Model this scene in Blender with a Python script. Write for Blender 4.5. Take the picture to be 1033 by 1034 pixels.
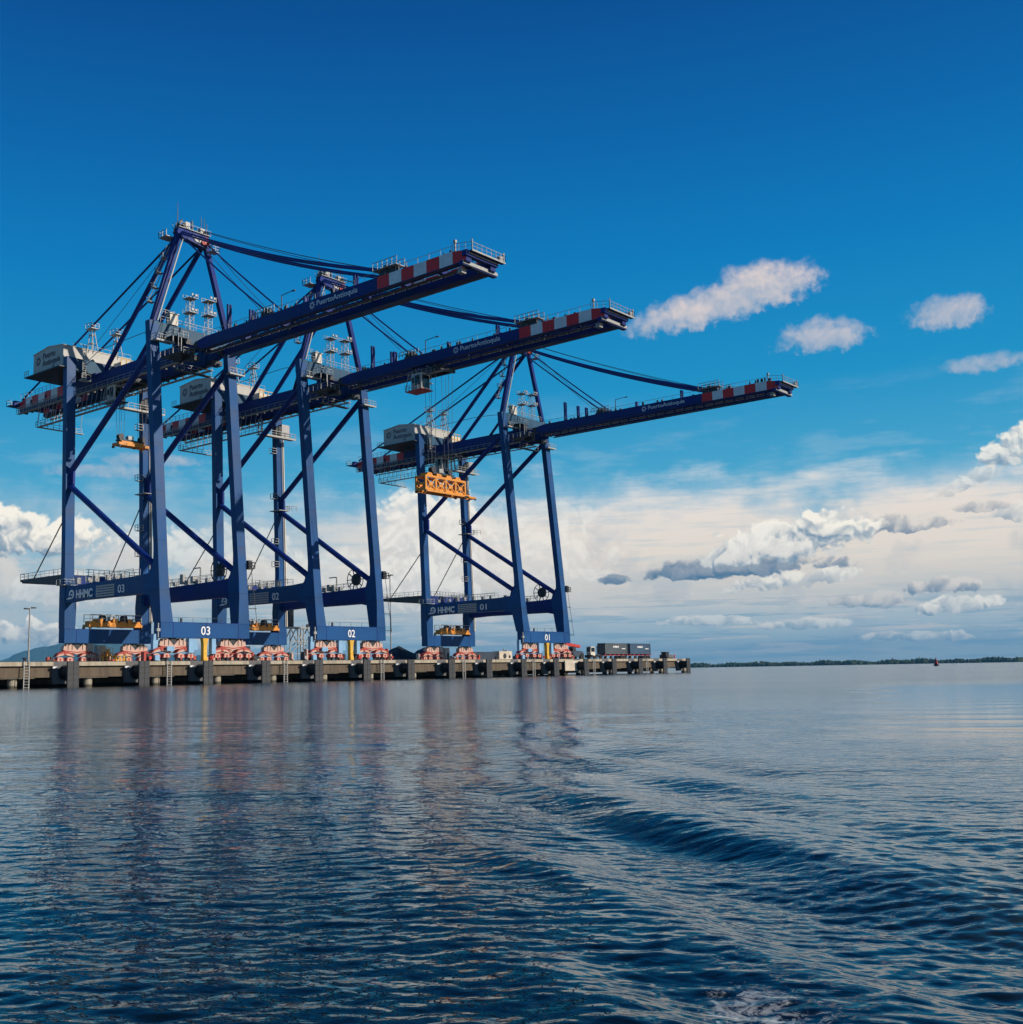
import bpy, bmesh, math, random
import numpy as np
from mathutils import Vector, Matrix
R = math.radians
random.seed(7)
for o in list(bpy.data.objects): bpy.data.objects.remove(o)
S = bpy.context.scene
COL = S.collection

# ------------------------------------------------------------------ camera
YAW, PITCH, ROLL, FPX = 0.737254, 0.14259, -0.0173117, 1127.594
CAM = Vector((-113.098, -189.213, 1.4036))
F0 = Vector((math.cos(YAW), math.sin(YAW), 0)); R0 = Vector((math.sin(YAW), -math.cos(YAW), 0)); Z = Vector((0, 0, 1))
FW = F0*math.cos(PITCH) + Z*math.sin(PITCH); UP = Z*math.cos(PITCH) - F0*math.sin(PITCH)
RT = R0*math.cos(ROLL) + UP*math.sin(ROLL); UP2 = UP*math.cos(ROLL) - R0*math.sin(ROLL)
cd = bpy.data.cameras.new('camera'); cam = bpy.data.objects.new('camera', cd); COL.objects.link(cam)
cam.matrix_world = Matrix(((RT.x, UP2.x, -FW.x, CAM.x), (RT.y, UP2.y, -FW.y, CAM.y), (RT.z, UP2.z, -FW.z, CAM.z), (0, 0, 0, 1)))
cd.sensor_fit = 'HORIZONTAL'; cd.sensor_width = 36; cd.lens = 36*FPX/1033
cd.shift_x = (516.5-406.8)/1033; cd.shift_y = 0
cd.clip_start = 0.1; cd.clip_end = 60000
S.camera = cam

# ------------------------------------------------------------------ exposure
S.view_settings.view_transform = 'Standard'; S.view_settings.look = 'None'
S.view_settings.exposure = 0.0; S.view_settings.gamma = 1.0

# ------------------------------------------------------------------ sun
SUN_AZ = math.atan2(-1.0, 0.42)      # direction towards the sun, in the X/Y plane
SUN_EL = R(24)
sl = bpy.data.lights.new('sun', 'SUN'); sl.energy = 4.2; sl.angle = R(0.5); sl.color = (1.0, 0.90, 0.78)
so = bpy.data.objects.new('sun', sl); COL.objects.link(so)
sd = Vector((math.cos(SUN_AZ)*math.cos(SUN_EL), math.sin(SUN_AZ)*math.cos(SUN_EL), math.sin(SUN_EL)))
so.rotation_euler = sd.to_track_quat('Z', 'Y').to_euler()

# ------------------------------------------------------------------ node maths helper
class N:
    """wraps a socket so shader maths can be written as expressions"""
    def __init__(s, nt, sock): s.nt, s.s = nt, sock
    def op(s, o, b=None, c=None, clamp=False):
        n = s.nt.nodes.new('ShaderNodeMath'); n.operation = o; n.use_clamp = clamp
        for i, v in enumerate((s, b, c)):
            if v is None: continue
            if isinstance(v, N): s.nt.links.new(v.s, n.inputs[i])
            else: n.inputs[i].default_value = v
        return N(s.nt, n.outputs[0])
    def __add__(s, b): return s.op('ADD', b)
    __radd__ = __add__
    def __sub__(s, b): return s.op('SUBTRACT', b)
    def __mul__(s, b): return s.op('MULTIPLY', b)
    __rmul__ = __mul__
    def __truediv__(s, b): return s.op('DIVIDE', b)
    def max(s, b): return s.op('MAXIMUM', b)
    def min(s, b): return s.op('MINIMUM', b)
    def pow(s, b): return s.op('POWER', b)
    def sat(s): return s.op('ADD', 0.0, clamp=True)
    def ss(s, a, b):
        n = s.nt.nodes.new('ShaderNodeMapRange'); n.interpolation_type = 'SMOOTHSTEP'
        s.nt.links.new(s.s, n.inputs[0]); n.inputs[1].default_value = a; n.inputs[2].default_value = b
        n.inputs[3].default_value = 0; n.inputs[4].default_value = 1
        return N(s.nt, n.outputs[0])
def mixc(nt, f, a, b, mode='MIX'):
    n = nt.nodes.new('ShaderNodeMix'); n.data_type = 'RGBA'; n.blend_type = mode
    def put(v, i):
        if isinstance(v, N): nt.links.new(v.s, n.inputs[i])
        elif isinstance(v, (int, float)): n.inputs[i].default_value = v
        elif isinstance(v, (tuple, list)): n.inputs[i].default_value = (*v, 1)
        else: nt.links.new(v, n.inputs[i])
    put(f, 0); put(a, 6); put(b, 7)
    return n.outputs[2]
def comb(nt, x, y, z=0.0):
    n = nt.nodes.new('ShaderNodeCombineXYZ')
    for i, v in enumerate((x, y, z)):
        if isinstance(v, N): nt.links.new(v.s, n.inputs[i])
        else: n.inputs[i].default_value = v
    return n.outputs[0]
def fbm(nt, vec, scale, detail=4, rough=0.55, dist=0.0, dim='3D'):
    n = nt.nodes.new('ShaderNodeTexNoise'); n.noise_dimensions = dim; nt.links.new(vec, n.inputs['Vector'])
    n.inputs['Scale'].default_value = scale; n.inputs['Detail'].default_value = detail
    n.inputs['Roughness'].default_value = rough; n.inputs['Distortion'].default_value = dist
    return N(nt, n.outputs[0])
def ramp(nt, fac, stops, interp='LINEAR'):
    n = nt.nodes.new('ShaderNodeValToRGB'); cr = n.color_ramp; cr.interpolation = interp
    while len(cr.elements) > 1: cr.elements.remove(cr.elements[0])
    cr.elements[0].position = stops[0][0]; cr.elements[0].color = (*stops[0][1], 1)
    for p_, c_ in stops[1:]:
        e = cr.elements.new(p_); e.color = (*c_, 1)
    nt.links.new(fac.s, n.inputs[0]); return n.outputs[0]
def lin(r, g, b):
    f = lambda v: (v/255/12.92) if v/255 <= 0.04045 else ((v/255+0.055)/1.055)**2.4
    return (f(r), f(g), f(b))

# ------------------------------------------------------------------ sky with clouds (world)
W = bpy.data.worlds.new('World'); S.world = W; W.use_nodes = True
nt = W.node_tree; nt.nodes.clear()
out = nt.nodes.new('ShaderNodeOutputWorld'); bg = nt.nodes.new('ShaderNodeBackground')
nt.links.new(bg.outputs[0], out.inputs[0])
sky = nt.nodes.new('ShaderNodeTexSky'); sky.sky_type = 'NISHITA'; sky.sun_disc = False
sky.sun_elevation = SUN_EL; sky.sun_rotation = math.pi/2 - SUN_AZ; sky.air_density = 1.0; sky.dust_density = 0.4; sky.ozone_density = 2.0
SKYK = 0.1
bg.inputs[1].default_value = SKYK
tc = nt.nodes.new('ShaderNodeTexCoord'); sx = nt.nodes.new('ShaderNodeSeparateXYZ'); nt.links.new(tc.outputs['Generated'], sx.inputs[0])
X, Y, ZZ = (N(nt, sx.outputs[i]) for i in range(3))
E_ = ZZ.op('ARCSINE')*57.29578                              # elevation in degrees
Az = Y.op('ARCTAN2', X)*57.29578
A_ = Az*-1.0 + 36.5                                         # degrees clockwise from the crane heading
A_ = (A_ + 180.0).op('FLOORED_MODULO', 360.0) - 180.0
hs = nt.nodes.new('ShaderNodeHueSaturation'); nt.links.new(sky.outputs[0], hs.inputs['Color']); hs.inputs['Saturation'].default_value = 1.25
Eabs = E_.op('ABSOLUTE')
K = 1/SKYK
def em(r, g, b): 
    c = lin(r, g, b); return tuple(v*K for v in c)
clear = ramp(nt, (Eabs/90.0), [(0.0, em(150, 195, 212)), (5/90, em(120, 186, 212)), (9.5/90, em(72, 168, 208)), (14/90, em(22, 146, 200)), (20/90, em(0, 124, 190)),
                               (26/90, em(0, 100, 170)), (32/90, em(0, 78, 148)), (50/90, em(2, 40, 84)), (1.0, em(4, 28, 56))])
skyc = mixc(nt, 0.97, hs.outputs[0], clear)
V1 = comb(nt, A_*0.1, E_*0.1)
VS = comb(nt, A_*0.035, E_*0.16, 3.0)
n1 = fbm(nt, V1, 9.0, 4, 0.6, dim='2D'); n1b = fbm(nt, comb(nt, A_*0.1-3.5, E_*0.1-2.3), 9.0, 3, 0.6, dim='2D')
nb = fbm(nt, V1, 3.2, 4, 0.55, dim='2D')
nw = fbm(nt, V1, 26.0, 4, 0.6, dim='2D')
ns = fbm(nt, comb(nt, A_*0.035+7, E_*0.16), 5.0, 5, 0.6, dim='2D')
ns2 = fbm(nt, comb(nt, A_*0.03+3, E_*0.45), 6.0, 4, 0.6, dim='2D')
def billow(vec):
    acc = None
    for sc_, w_ in ((7.0, 0.5), (15.0, 0.30), (33.0, 0.15)):
        v_ = nt.nodes.new('ShaderNodeTexVoronoi'); v_.feature = 'F1'; v_.voronoi_dimensions = '2D'; nt.links.new(vec, v_.inputs['Vector'])
        v_.inputs['Scale'].default_value = sc_
        q_ = (N(nt, v_.outputs['Distance'])*-1.4 + 1.0)*w_
        acc = q_ if acc is None else acc + q_
    return acc
wv = (nb - 0.5)*0.25
bl = billow(comb(nt, A_*0.1 + wv, E_*0.1 + wv)); bl2 = billow(comb(nt, A_*0.1 + wv + 0.020, E_*0.1 + wv + 0.034))
relief = ((bl - bl2)*2.3 + (nb - 0.5)*0.9 + 0.5).sat()
bw = bl - 0.52
# high veil above the bank
veil = (ns.ss(0.5, 0.72))*(E_.ss(15.0, 10.0))*0.20
c0 = mixc(nt, veil, skyc, em(190, 212, 225))
# cream bank of far cloud rising to about nine degrees
edge = E_ + (ns - 0.5)*5.0 + (nb - 0.5)*3.0
side = A_.ss(-16.0, -4.0)*0.55 + 0.45
bank = edge.ss(10.2, 6.8)*((ns2 - 0.5)*1.2 + 1.0).sat()*side
bank = bank.max(edge.ss(6.8, 5.0)*0.92)
bankc = ramp(nt, ((E_ + (ns - 0.5)*2.4)/12.0).sat(), [(0.0, em(190, 202, 202)), (0.10, em(182, 200, 206)), (0.20, em(196, 206, 208)), (0.30, em(222, 216, 206)), (0.45, em(243, 230, 214)), (0.62, em(243, 231, 219)), (0.8, em(218, 226, 230)), (1.0, em(180, 208, 224))])
lown = ns2.ss(0.50, 0.62)*E_.ss(4.4, 2.4)*0.55
bankc = mixc(nt, lown, bankc, em(128, 168, 190))
low2 = fbm(nt, comb(nt, A_*0.05+11, E_*0.5), 4.0, 4, 0.55, dim='2D').ss(0.56, 0.66)*E_.ss(5.0, 3.0)*E_.ss(0.2, 1.0)*0.65
bankc = mixc(nt, low2, bankc, em(232, 222, 212))
grey = nb.ss(0.52, 0.70)*E_.ss(9.0, 6.5)*0.30
bankc = mixc(nt, grey, bankc, em(160, 178, 192))
leftb = A_.ss(-8.0, -22.0)*(nb.ss(0.35, 0.6)*0.6 + 0.2)
bankc = mixc(nt, leftb*0.8, bankc, em(165, 190, 204))
c1 = mixc(nt, bank, c0, bankc)
# single cumulus: (a, e, half width, half height, strength, tilt, kind)
CL = [(-24.0, 6.6, 3.2, 1.25, 1.0, 0.0, 0), (-25.6, 7.6, 1.5, .9, 1.0, 0, 0), (-21.5, 4.2, 4.0, 1.0, .6, 0, 4), (-19.0, 6.0, 3.4, 1.3, .5, 0, 4), (-24.4, 2.1, 3.0, .7, .9, -.12, 0), (-16, 1.6, 3.0, .5, .6, 0, 4),
      (-4.4, 6.2, 2.6, 3.2, .95, 0, 4), (-5.6, 4.2, 3.6, 1.9, .8, 0, 4), (0.5, 5.2, 4.2, 2.2, .6, 0, 4), (-9.5, 4.6, 4.5, 1.4, .5, 0, 4), (-15, 6.3, 4, 1.2, .5, 0, 4), (1.0, 7.6, 3.0, .8, .4, 0, 4),
      (11.2, 17.6, 3.9, 1.15, .85, 0.17, 1), (13.1, 18.1, 2.5, 1.35, .9, 0.06, 1), (8.6, 17.1, 2.4, .95, .7, .1, 1), (15.6, 15.5, 2.0, .95, .7, 0, 1),
      (21.3, 15.8, 1.7, .95, .75, -.05, 1), (22.7, 13.4, 1.8, .5, .5, 0, 1), (23.3, 9.5, 1.2, .95, .85, .35, 0), (21.2, 8.1, 1.5, .5, .5, .35, 0),
      (11.0, 4.75, 4.0, .60, 1.0, .02, 3), (9.4, 4.55, 2.6, .40, 1.0, 0, 3), (18.2, 6.4, 2.2, .50, .85, 0, 2), (13.4, 5.85, 3.7, 1.25, 1.0, .12, 0), (12.4, 5.8, 2.0, .95, 1.0, .1, 4), (15.0, 6.5, 2.1, .95, .95, 0, 0), (11.6, 4.62, 3.0, .32, .9, .04, 3),
      (12.8, 3.95, 3.0, .5, .75, .1, 0), (5.1, 4.35, .85, .3, .95, 0, 3), (19.9, 3.45, 1.6, .42, .9, 0, 2), (20.6, 2.55, 2.0, .45, .9, .1, 0), (16.9, 2.9, 1.6, .4, .6, 0, 2),
      (9.3, 2.2, 2.2, .3, .6, 0, 0), (13.9, 1.9, 2.4, .3, .55, 0, 0), (19.4, 1.2, 2.4, .3, .7, 0, 0), (23.6, 6.6, 1.2, .5, .7, 0, 0), (21.8, 7.0, 1.0, .3, .6, 0, 2),
      (-18.6, 10.7, 2.0, .4, .5, 0, 1), (-20.8, 10.1, 2.6, .4, .4, 0, 1)]
KIND = {4: (em(214, 212, 208), em(254, 248, 236)), 0: (em(126, 152, 174), em(262, 254, 238)), 1: (em(132, 165, 196), em(226, 212, 208)), 2: (em(110, 135, 158), em(236, 226, 214)), 3: (em(72, 112, 145), em(150, 160, 172))}
warpA = (nb - 0.5)*3.6 + (n1 - 0.5)*1.2; warpE = (n1b - 0.5)*1.0 + (nw - 0.5)*0.35
for (a, e, wa, we, st, tl, kd) in CL:
    da = (A_ - a + warpA*min(1.0, wa/3)); de = (E_ - e) - (A_ - a)*tl + warpE*min(1.0, we/0.9)
    u = da*(1/wa); v = de*(1/we)
    vb = v.max(v*-1.0*1.7)                                   # flatter bases
    r2 = u*u + vb*vb
    rr = r2 - bw*(1.7 if kd != 1 else 0.5) - (nw - 0.5)*(0.7 if kd != 1 else 1.0)
    m = rr.ss(1.62, 1.05 if kd in (0, 2) else 0.8 if kd in (3, 4) else 0.15)*st
    sh = (v*0.50 + u*0.14 + (0.54 if kd != 2 else 0.50) + (relief - 0.5)*(0.62 if kd != 1 else 0.30) + (nw - 0.5)*0.15).sat()
    dk, lt = KIND[kd]
    c1 = mixc(nt, m, c1, mixc(nt, sh, dk, lt))
below = ZZ.ss(-0.002, -0.02)
c1 = mixc(nt, below, c1, em(40, 75, 95))
nt.links.new(c1, bg.inputs[0])
W.cycles.sampling_method = 'MANUAL'; W.cycles.sample_map_resolution = 1024

# ------------------------------------------------------------------ materials
MATS = {}
def mat(name, col, rough=0.6, metal=0.0, var=0.12, scale=0.6, spec=0.5, bump=0.0):
    if name in MATS: return MATS[name]
    m = bpy.data.materials.new(name); m.use_nodes = True; t = m.node_tree; b = t.nodes['Principled BSDF']
    tcn = t.nodes.new('ShaderNodeTexCoord')
    f = fbm(t, tcn.outputs['Object'], scale, 6, 0.65)
    f2 = fbm(t, tcn.outputs['Object'], scale*9, 3, 0.6)
    k = (f*0.65 + f2*0.35).ss(0.36, 0.64)
    lo = tuple(max(0, c*(1-var)) for c in col); hi = tuple(c*(1+var) for c in col)
    t.links.new(mixc(t, k, lo, hi), b.inputs['Base Color'])
    t.links.new((k*0.2 + (rough - 0.1)).s, b.inputs['Roughness'])
    b.inputs['Metallic'].default_value = metal; b.inputs['Specular IOR Level'].default_value = spec
    if bump:
        bn = t.nodes.new('ShaderNodeBump'); bn.inputs['Strength'].default_value = bump; bn.inputs['Distance'].default_value = 0.05
        t.links.new(f2.s, bn.inputs['Height']); t.links.new(bn.outputs[0], b.inputs['Normal'])
    MATS[name] = m; return m
def striped(name, ca, cb, axis, width, phase=0.0, diag=False, rough=0.5):
    m = bpy.data.materials.new(name); m.use_nodes = True; t = m.node_tree; b = t.nodes['Principled BSDF']
    tcn = t.nodes.new('ShaderNodeTexCoord'); s = t.nodes.new('ShaderNodeSeparateXYZ'); t.links.new(tcn.outputs['Object'], s.inputs[0])
    x = N(t, s.outputs[axis])
    if diag: x = x + N(t, s.outputs[2]) + N(t, s.outputs[1])
    k = ((x - phase)/(2*width)).op('FRACT').op('GREATER_THAN', 0.5)
    f = fbm(t, tcn.outputs['Object'], 0.9, 5, 0.65).ss(0.3, 0.7)
    c = mixc(t, k, ca, cb); c = mixc(t, f*0.35, c, (0.55, 0.52, 0.48), 'MULTIPLY')
    t.links.new(c, b.inputs['Base Color']); b.inputs['Roughness'].default_value = rough
    MATS[name] = m; return m
def paint(name, col, rough=0.42):
    """crane paint: faint chalking, vertical run streaks and a little grime"""
    m = bpy.data.materials.new(name); m.use_nodes = True; t = m.node_tree; b = t.nodes['Principled BSDF']
    tcn = t.nodes.new('ShaderNodeTexCoord')
    mp = t.nodes.new('ShaderNodeMapping'); mp.inputs['Scale'].default_value = (1.6, 1.6, 0.06); t.links.new(tcn.outputs['Object'], mp.inputs[0])
    st = fbm(t, mp.outputs[0], 1.0, 5, 0.6).ss(0.35, 0.75)
    ch = fbm(t, tcn.outputs['Object'], 0.12, 5, 0.6).ss(0.38, 0.66)
    c = mixc(t, ch, tuple(v*0.82 for v in col), tuple(v*1.16 + 0.002 for v in col))
    c = mixc(t, st*0.35, c, (col[0]*1.4+0.006, col[1]*1.2+0.006, col[2]*0.9+0.006))
    gr = fbm(t, tcn.outputs['Object'], 1.7, 6, 0.7).ss(0.62, 0.75)
    sz = t.nodes.new('ShaderNodeSeparateXYZ'); t.links.new(tcn.outputs['Object'], sz.inputs[0])
    zz = N(t, sz.outputs[2]); seam = ((zz + 1.3)/8.7).op('FRACT').op('LESS_THAN', 0.011)
    run = st*((zz + 1.3)/8.7).op('FRACT').ss(0.72, 1.0)
    c = mixc(t, seam*0.6, c, (0.006, 0.014, 0.04)); c = mixc(t, run*0.30, c, (0.07, 0.05, 0.035))
    c = mixc(t, gr*0.35, c, (0.03, 0.025, 0.02))
    t.links.new(c, b.inputs['Base Color']); t.links.new((ch*0.18 + rough).s, b.inputs['Roughness']); b.inputs['Specular IOR Level'].default_value = 0.22
    MATS[name] = m; return m
BLUE = paint('crane_blue_paint', (0.003, 0.066, 0.220))
NAVY = paint('crane_navy_paint', (0.004, 0.024, 0.185))
GREYB = paint('crane_greyblue_paint', (0.025, 0.085, 0.155))
WHITE = mat('white_paint', (0.86, 0.86, 0.84), 0.5, var=0.06)
GALV = mat('galvanised_steel', (0.34, 0.34, 0.33), 0.5, metal=0.2, var=0.25, scale=2)
RAILM = mat('pale_rail_steel', (0.38, 0.38, 0.36), 0.5, var=0.2, scale=2)
DARK = mat('dark_steel', (0.022, 0.024, 0.03), 0.5, var=0.3, scale=2)
ROPE = mat('rope_steel', (0.05, 0.05, 0.055), 0.5)
RED = mat('red_paint', (0.50, 0.03, 0.02), 0.5, var=0.2)
BOGIER = mat('bogie_red_paint', (0.42, 0.055, 0.035), 0.6, var=0.35, scale=2.0)
ORANGE = mat('spreader_orange_paint', (0.72, 0.27, 0.02), 0.5, var=0.3, scale=1.5)
YELLOW = mat('yellow_paint', (0.75, 0.42, 0.03), 0.5, var=0.15)
CREAM = mat('cream_panel', (0.66, 0.60, 0.50), 0.6, var=0.12)
HOUSEM = striped('house_cladding', (0.50, 0.48, 0.43), (0.58, 0.55, 0.49), 1, 0.12)
CYAN = mat('light_blue_cabinet', (0.22, 0.42, 0.62), 0.5, var=0.1)
RUBBER = mat('black_rubber', (0.010, 0.010, 0.012), 0.7, var=0.3)
GLASSM = mat('dark_glass', (0.01, 0.015, 0.02), 0.08, var=0.1)
RWB = striped('red_white_blocks', (0.90, 0.90, 0.88), (0.85, 0.012, 0.014), 1, 2.4992, -91.579)
RWR = striped('red_white_rear_blocks', (0.86, 0.86, 0.84), (0.72, 0.012, 0.014), 1, 2.5466, 15.108)
HAZ = striped('red_cream_hatching', (0.72, 0.57, 0.46), (0.56, 0.24, 0.17), 0, 0.11, 0, True)
INK = mat('ink_blue_lettering', (0.02, 0.035, 0.07), 0.6)
def concrete(name, col, stain=0.5):
    m = bpy.data.materials.new(name); m.use_nodes = True; t = m.node_tree; b = t.nodes['Principled BSDF']
    tcn = t.nodes.new('ShaderNodeTexCoord')
    mp = t.nodes.new('ShaderNodeMapping'); mp.inputs['Scale'].default_value = (1, 1, 0.15); t.links.new(tcn.outputs['Object'], mp.inputs[0])
    a = fbm(t, mp.outputs[0], 1.4, 7, 0.7).ss(0.35, 0.7); g = fbm(t, tcn.outputs['Object'], 0.35, 5, 0.6).ss(0.35, 0.65)
    f = fbm(t, tcn.outputs['Object'], 8, 4, 0.6)
    c = mixc(t, a*stain, col, tuple(v*0.42 for v in col)); c = mixc(t, g*0.35, c, (col[0]*0.9, col[1]*0.8, col[2]*0.62))
    s = t.nodes.new('ShaderNodeSeparateXYZ'); t.links.new(tcn.outputs['Object'], s.inputs[0])
    wet = (N(t, s.outputs[2]) + (f - 0.5)*0.5).ss(0.55, 0.25)
    c = mixc(t, wet*0.85, c, (0.035, 0.035, 0.028))
    t.links.new(c, b.inputs['Base Color']); b.inputs['Roughness'].default_value = 0.85
    bn = t.nodes.new('ShaderNodeBump'); bn.inputs['Strength'].default_value = 0.4; bn.inputs['Distance'].default_value = 0.04
    t.links.new(f.s, bn.inputs['Height']); t.links.new(bn.outputs[0], b.inputs['Normal'])
    MATS[name] = m; return m
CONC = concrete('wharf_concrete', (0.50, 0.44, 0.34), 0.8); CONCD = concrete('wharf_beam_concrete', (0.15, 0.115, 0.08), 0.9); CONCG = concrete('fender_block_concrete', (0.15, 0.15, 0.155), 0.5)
PANELM = mat('fender_facing', (0.040, 0.042, 0.045), 0.6, var=0.35, scale=1.2, bump=0.3)

# ------------------------------------------------------------------ mesh helpers; local (u along quay, v towards the water, z up)
def P(u, v, z): return Vector((u, -v, z))
SPLIT = set('aerial balcony boom_hoist_rope boom_tie boom_fittings buffer cabinet cooling_unit corner_casting cover_sheet deck_beam equipment_box fan_grille floodlight foot girder_hanger guard_frame head_platform headlight hinge_machinery hinge_platform hinge_floor hoist_rope landing_leg leg_top_platform lift_rail lock_bar mast_stair railing roller sheave sill_railing stay_anchor stringer tip_trim tip_beam truss wheel window marking end_frame tread_platform exhaust'.split())
class MB:
    def __init__(s): s.v = []; s.f = []
    def add(s, vs, fs):
        k = len(s.v); s.v += [tuple(q) for q in vs]; s.f += [tuple(i+k for i in f) for f in fs]; return s
    def hexa(s, a):
        return s.add(a, [(0, 1, 2, 3), (4, 7, 6, 5), (0, 4, 5, 1), (1, 5, 6, 2), (2, 6, 7, 3), (3, 7, 4, 0)])
    def box(s, u0, u1, v0, v1, z0, z1):
        return s.hexa([P(u0, v0, z0), P(u1, v0, z0), P(u1, v1, z0), P(u0, v1, z0), P(u0, v0, z1), P(u1, v0, z1), P(u1, v1, z1), P(u0, v1, z1)])
    def loft(s, secs):
        """secs: (z, u0, u1, v0, v1) stacked"""
        vs = []; fs = []
        for (z, u0, u1, v0, v1) in secs: vs += [P(u0, v0, z), P(u1, v0, z), P(u1, v1, z), P(u0, v1, z)]
        n = len(secs)
        for i in range(n-1):
            for j in range(4): fs.append((i*4+j, i*4+(j+1) % 4, (i+1)*4+(j+1) % 4, (i+1)*4+j))
        fs += [(0, 1, 2, 3), tuple(4*(n-1)+j for j in range(4))]
        return s.add(vs, fs)
    def bar(s, a, b, w, h=None, n=4, up=None):
        """square (n=4) or round bar between two points (u,v,z)"""
        h = w if h is None else h
        a, b = P(*a), P(*b); d = (b-a)
        if d.length < 1e-6: return s
        d.normalize(); up = Vector((0, 0, 1)) if abs(d.z) < 0.95 else Vector((1, 0, 0))
        x = d.cross(up).normalized(); y = x.cross(d)
        vs = []
        for q in (a, b):
            for i in range(n):
                t = 2*math.pi*(i+0.5)/n; k = math.sqrt(2) if n == 4 else 1
                vs.append(q + x*(math.cos(t)*w/2*k) + y*(math.sin(t)*h/2*k))
        fs = [(i, (i+1) % n, n+(i+1) % n, n+i) for i in range(n)] + [tuple(range(n)), tuple(range(n, 2*n))]
        return s.add(vs, fs)
    def tube(s, pts, r, n=6):
        for a, b in zip(pts[:-1], pts[1:]): s.bar(a, b, 2*r, 2*r, n)
        return s
    def prism(s, poly, axis, a, b):
        """poly of 2-D points extruded along axis: 'u' -> poly is (v,z); 'v' -> poly is (u,z); 'z' -> (u,v)"""
        n = len(poly); vs = []
        for c in (a, b):
            for (p_, q_) in poly:
                vs.append(P(c, p_, q_) if axis == 'u' else P(p_, c, q_) if axis == 'v' else P(p_, q_, c))
        return s.add(vs, [tuple(range(n)), tuple(range(n, 2*n))] + [(i, (i+1) % n, n+(i+1) % n, n+i) for i in range(n)])
    def disc(s, c, r, w, axis, n=20, r0=0.0):
        poly = []
        for i in range(n):
            t = 2*math.pi*i/n; poly.append((r*math.cos(t), r*math.sin(t)))
        u, v, z = c
        if axis == 'u': return s.prism([(v+a, z+b) for a, b in poly], 'u', u-w/2, u+w/2)
        if axis == 'v': return s.prism([(u+a, z+b) for a, b in poly], 'v', v-w/2, v+w/2)
        return s.prism([(u+a, v+b) for a, b in poly], 'z', z-w/2, z+w/2)
    def rail(s, pts, h=1.1, step=2.0, t=0.06, mid=True):
        for a, b in zip(pts[:-1], pts[1:]):
            a_, b_ = Vector(a), Vector(b); L = (b_-a_).length; k = max(1, int(round(L/step)))
            for i in range(k+1):
                q = a_.lerp(b_, i/k); s.bar(q, (q[0], q[1], q[2]+h), t)
            up = lambda q, z: (q[0], q[1], q[2]+z)
            s.bar(up(a, h), up(b, h), t)
            if mid: s.bar(up(a, h*0.5), up(b, h*0.5), t*0.7)
        return s
    def pieces(s):
        n = len(s.v); par = list(range(n))
        def g(p, a):
            while p[a] != a: p[a] = p[p[a]]; a = p[a]
            return a
        for f in s.f:
            for a in f[1:]: par[g(par, a)] = g(par, f[0])
        gr = {}
        for i in range(n): gr.setdefault(g(par, i), []).append(i)
        gr = list(gr.values()); m = len(gr)
        if m < 2 or m > 900: return None
        co = np.array(s.v); lo = np.array([co[q].min(0) for q in gr])-.05; hi = np.array([co[q].max(0) for q in gr])+.05
        p = list(range(m))
        for i in range(1, m):
            hit = np.nonzero(np.all((lo[i] <= hi[:i]) & (lo[:i] <= hi[i]), axis=1))[0]
            for j in hit: p[g(p, int(j))] = g(p, i)
        cl = {}
        for i in range(m): cl.setdefault(g(p, i), []).extend(gr[i])
        if len(cl) < 2: return None
        own = {}; outs = []
        for c_, vs in enumerate(cl.values()):
            o = MB(); o.v = [s.v[i] for i in vs]; ix = {i: k for k, i in enumerate(vs)}
            for i in vs: own[i] = c_
            o._ix = ix; outs.append(o)
        for f in s.f:
            o = outs[own[f[0]]]; o.f.append(tuple(o._ix[i] for i in f))
        return outs
    def build(s, name, m, parent=None, loc=(0, 0, 0), bevel=0.0, smooth=False):
        if name in SPLIT and parent is not None:
            ps = s.pieces()
            if ps:
                obs = [p._build(name, m, parent, loc, bevel, smooth) for p in ps]
                return obs[0]
        return s._build(name, m, parent, loc, bevel, smooth)
    def _build(s, name, m, parent=None, loc=(0, 0, 0), bevel=0.0, smooth=False):
        me = bpy.data.meshes.new(name); me.from_pydata(s.v, [], s.f)
        bm = bmesh.new(); bm.from_mesh(me); bmesh.ops.recalc_face_normals(bm, faces=bm.faces)
        if bevel: bmesh.ops.bevel(bm, geom=bm.edges[:], offset=bevel, segments=1, affect='EDGES', clamp_overlap=True)
        bm.to_mesh(me); bm.free(); me.materials.append(m)
        if smooth: me.polygons.foreach_set('use_smooth', [True]*len(me.polygons))
        o = bpy.data.objects.new(name, me); COL.objects.link(o); o.location = loc
        if parent: o.parent = parent
        return o
def thing(name, label, cat, loc=(0, 0, 0), group=None, rz=0):
    o = bpy.data.objects.new(name, None); COL.objects.link(o); o.location = loc; o.rotation_euler.z = rz; o.empty_display_size = 0.5
    o['label'] = label; o['category'] = cat
    if group: o['group'] = group
    return o
def tag(o, label, cat, group=None):
    o['label'] = label; o['category'] = cat
    if group: o['group'] = group
    return o
def struct(o): o['kind'] = 'structure'; return o
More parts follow.
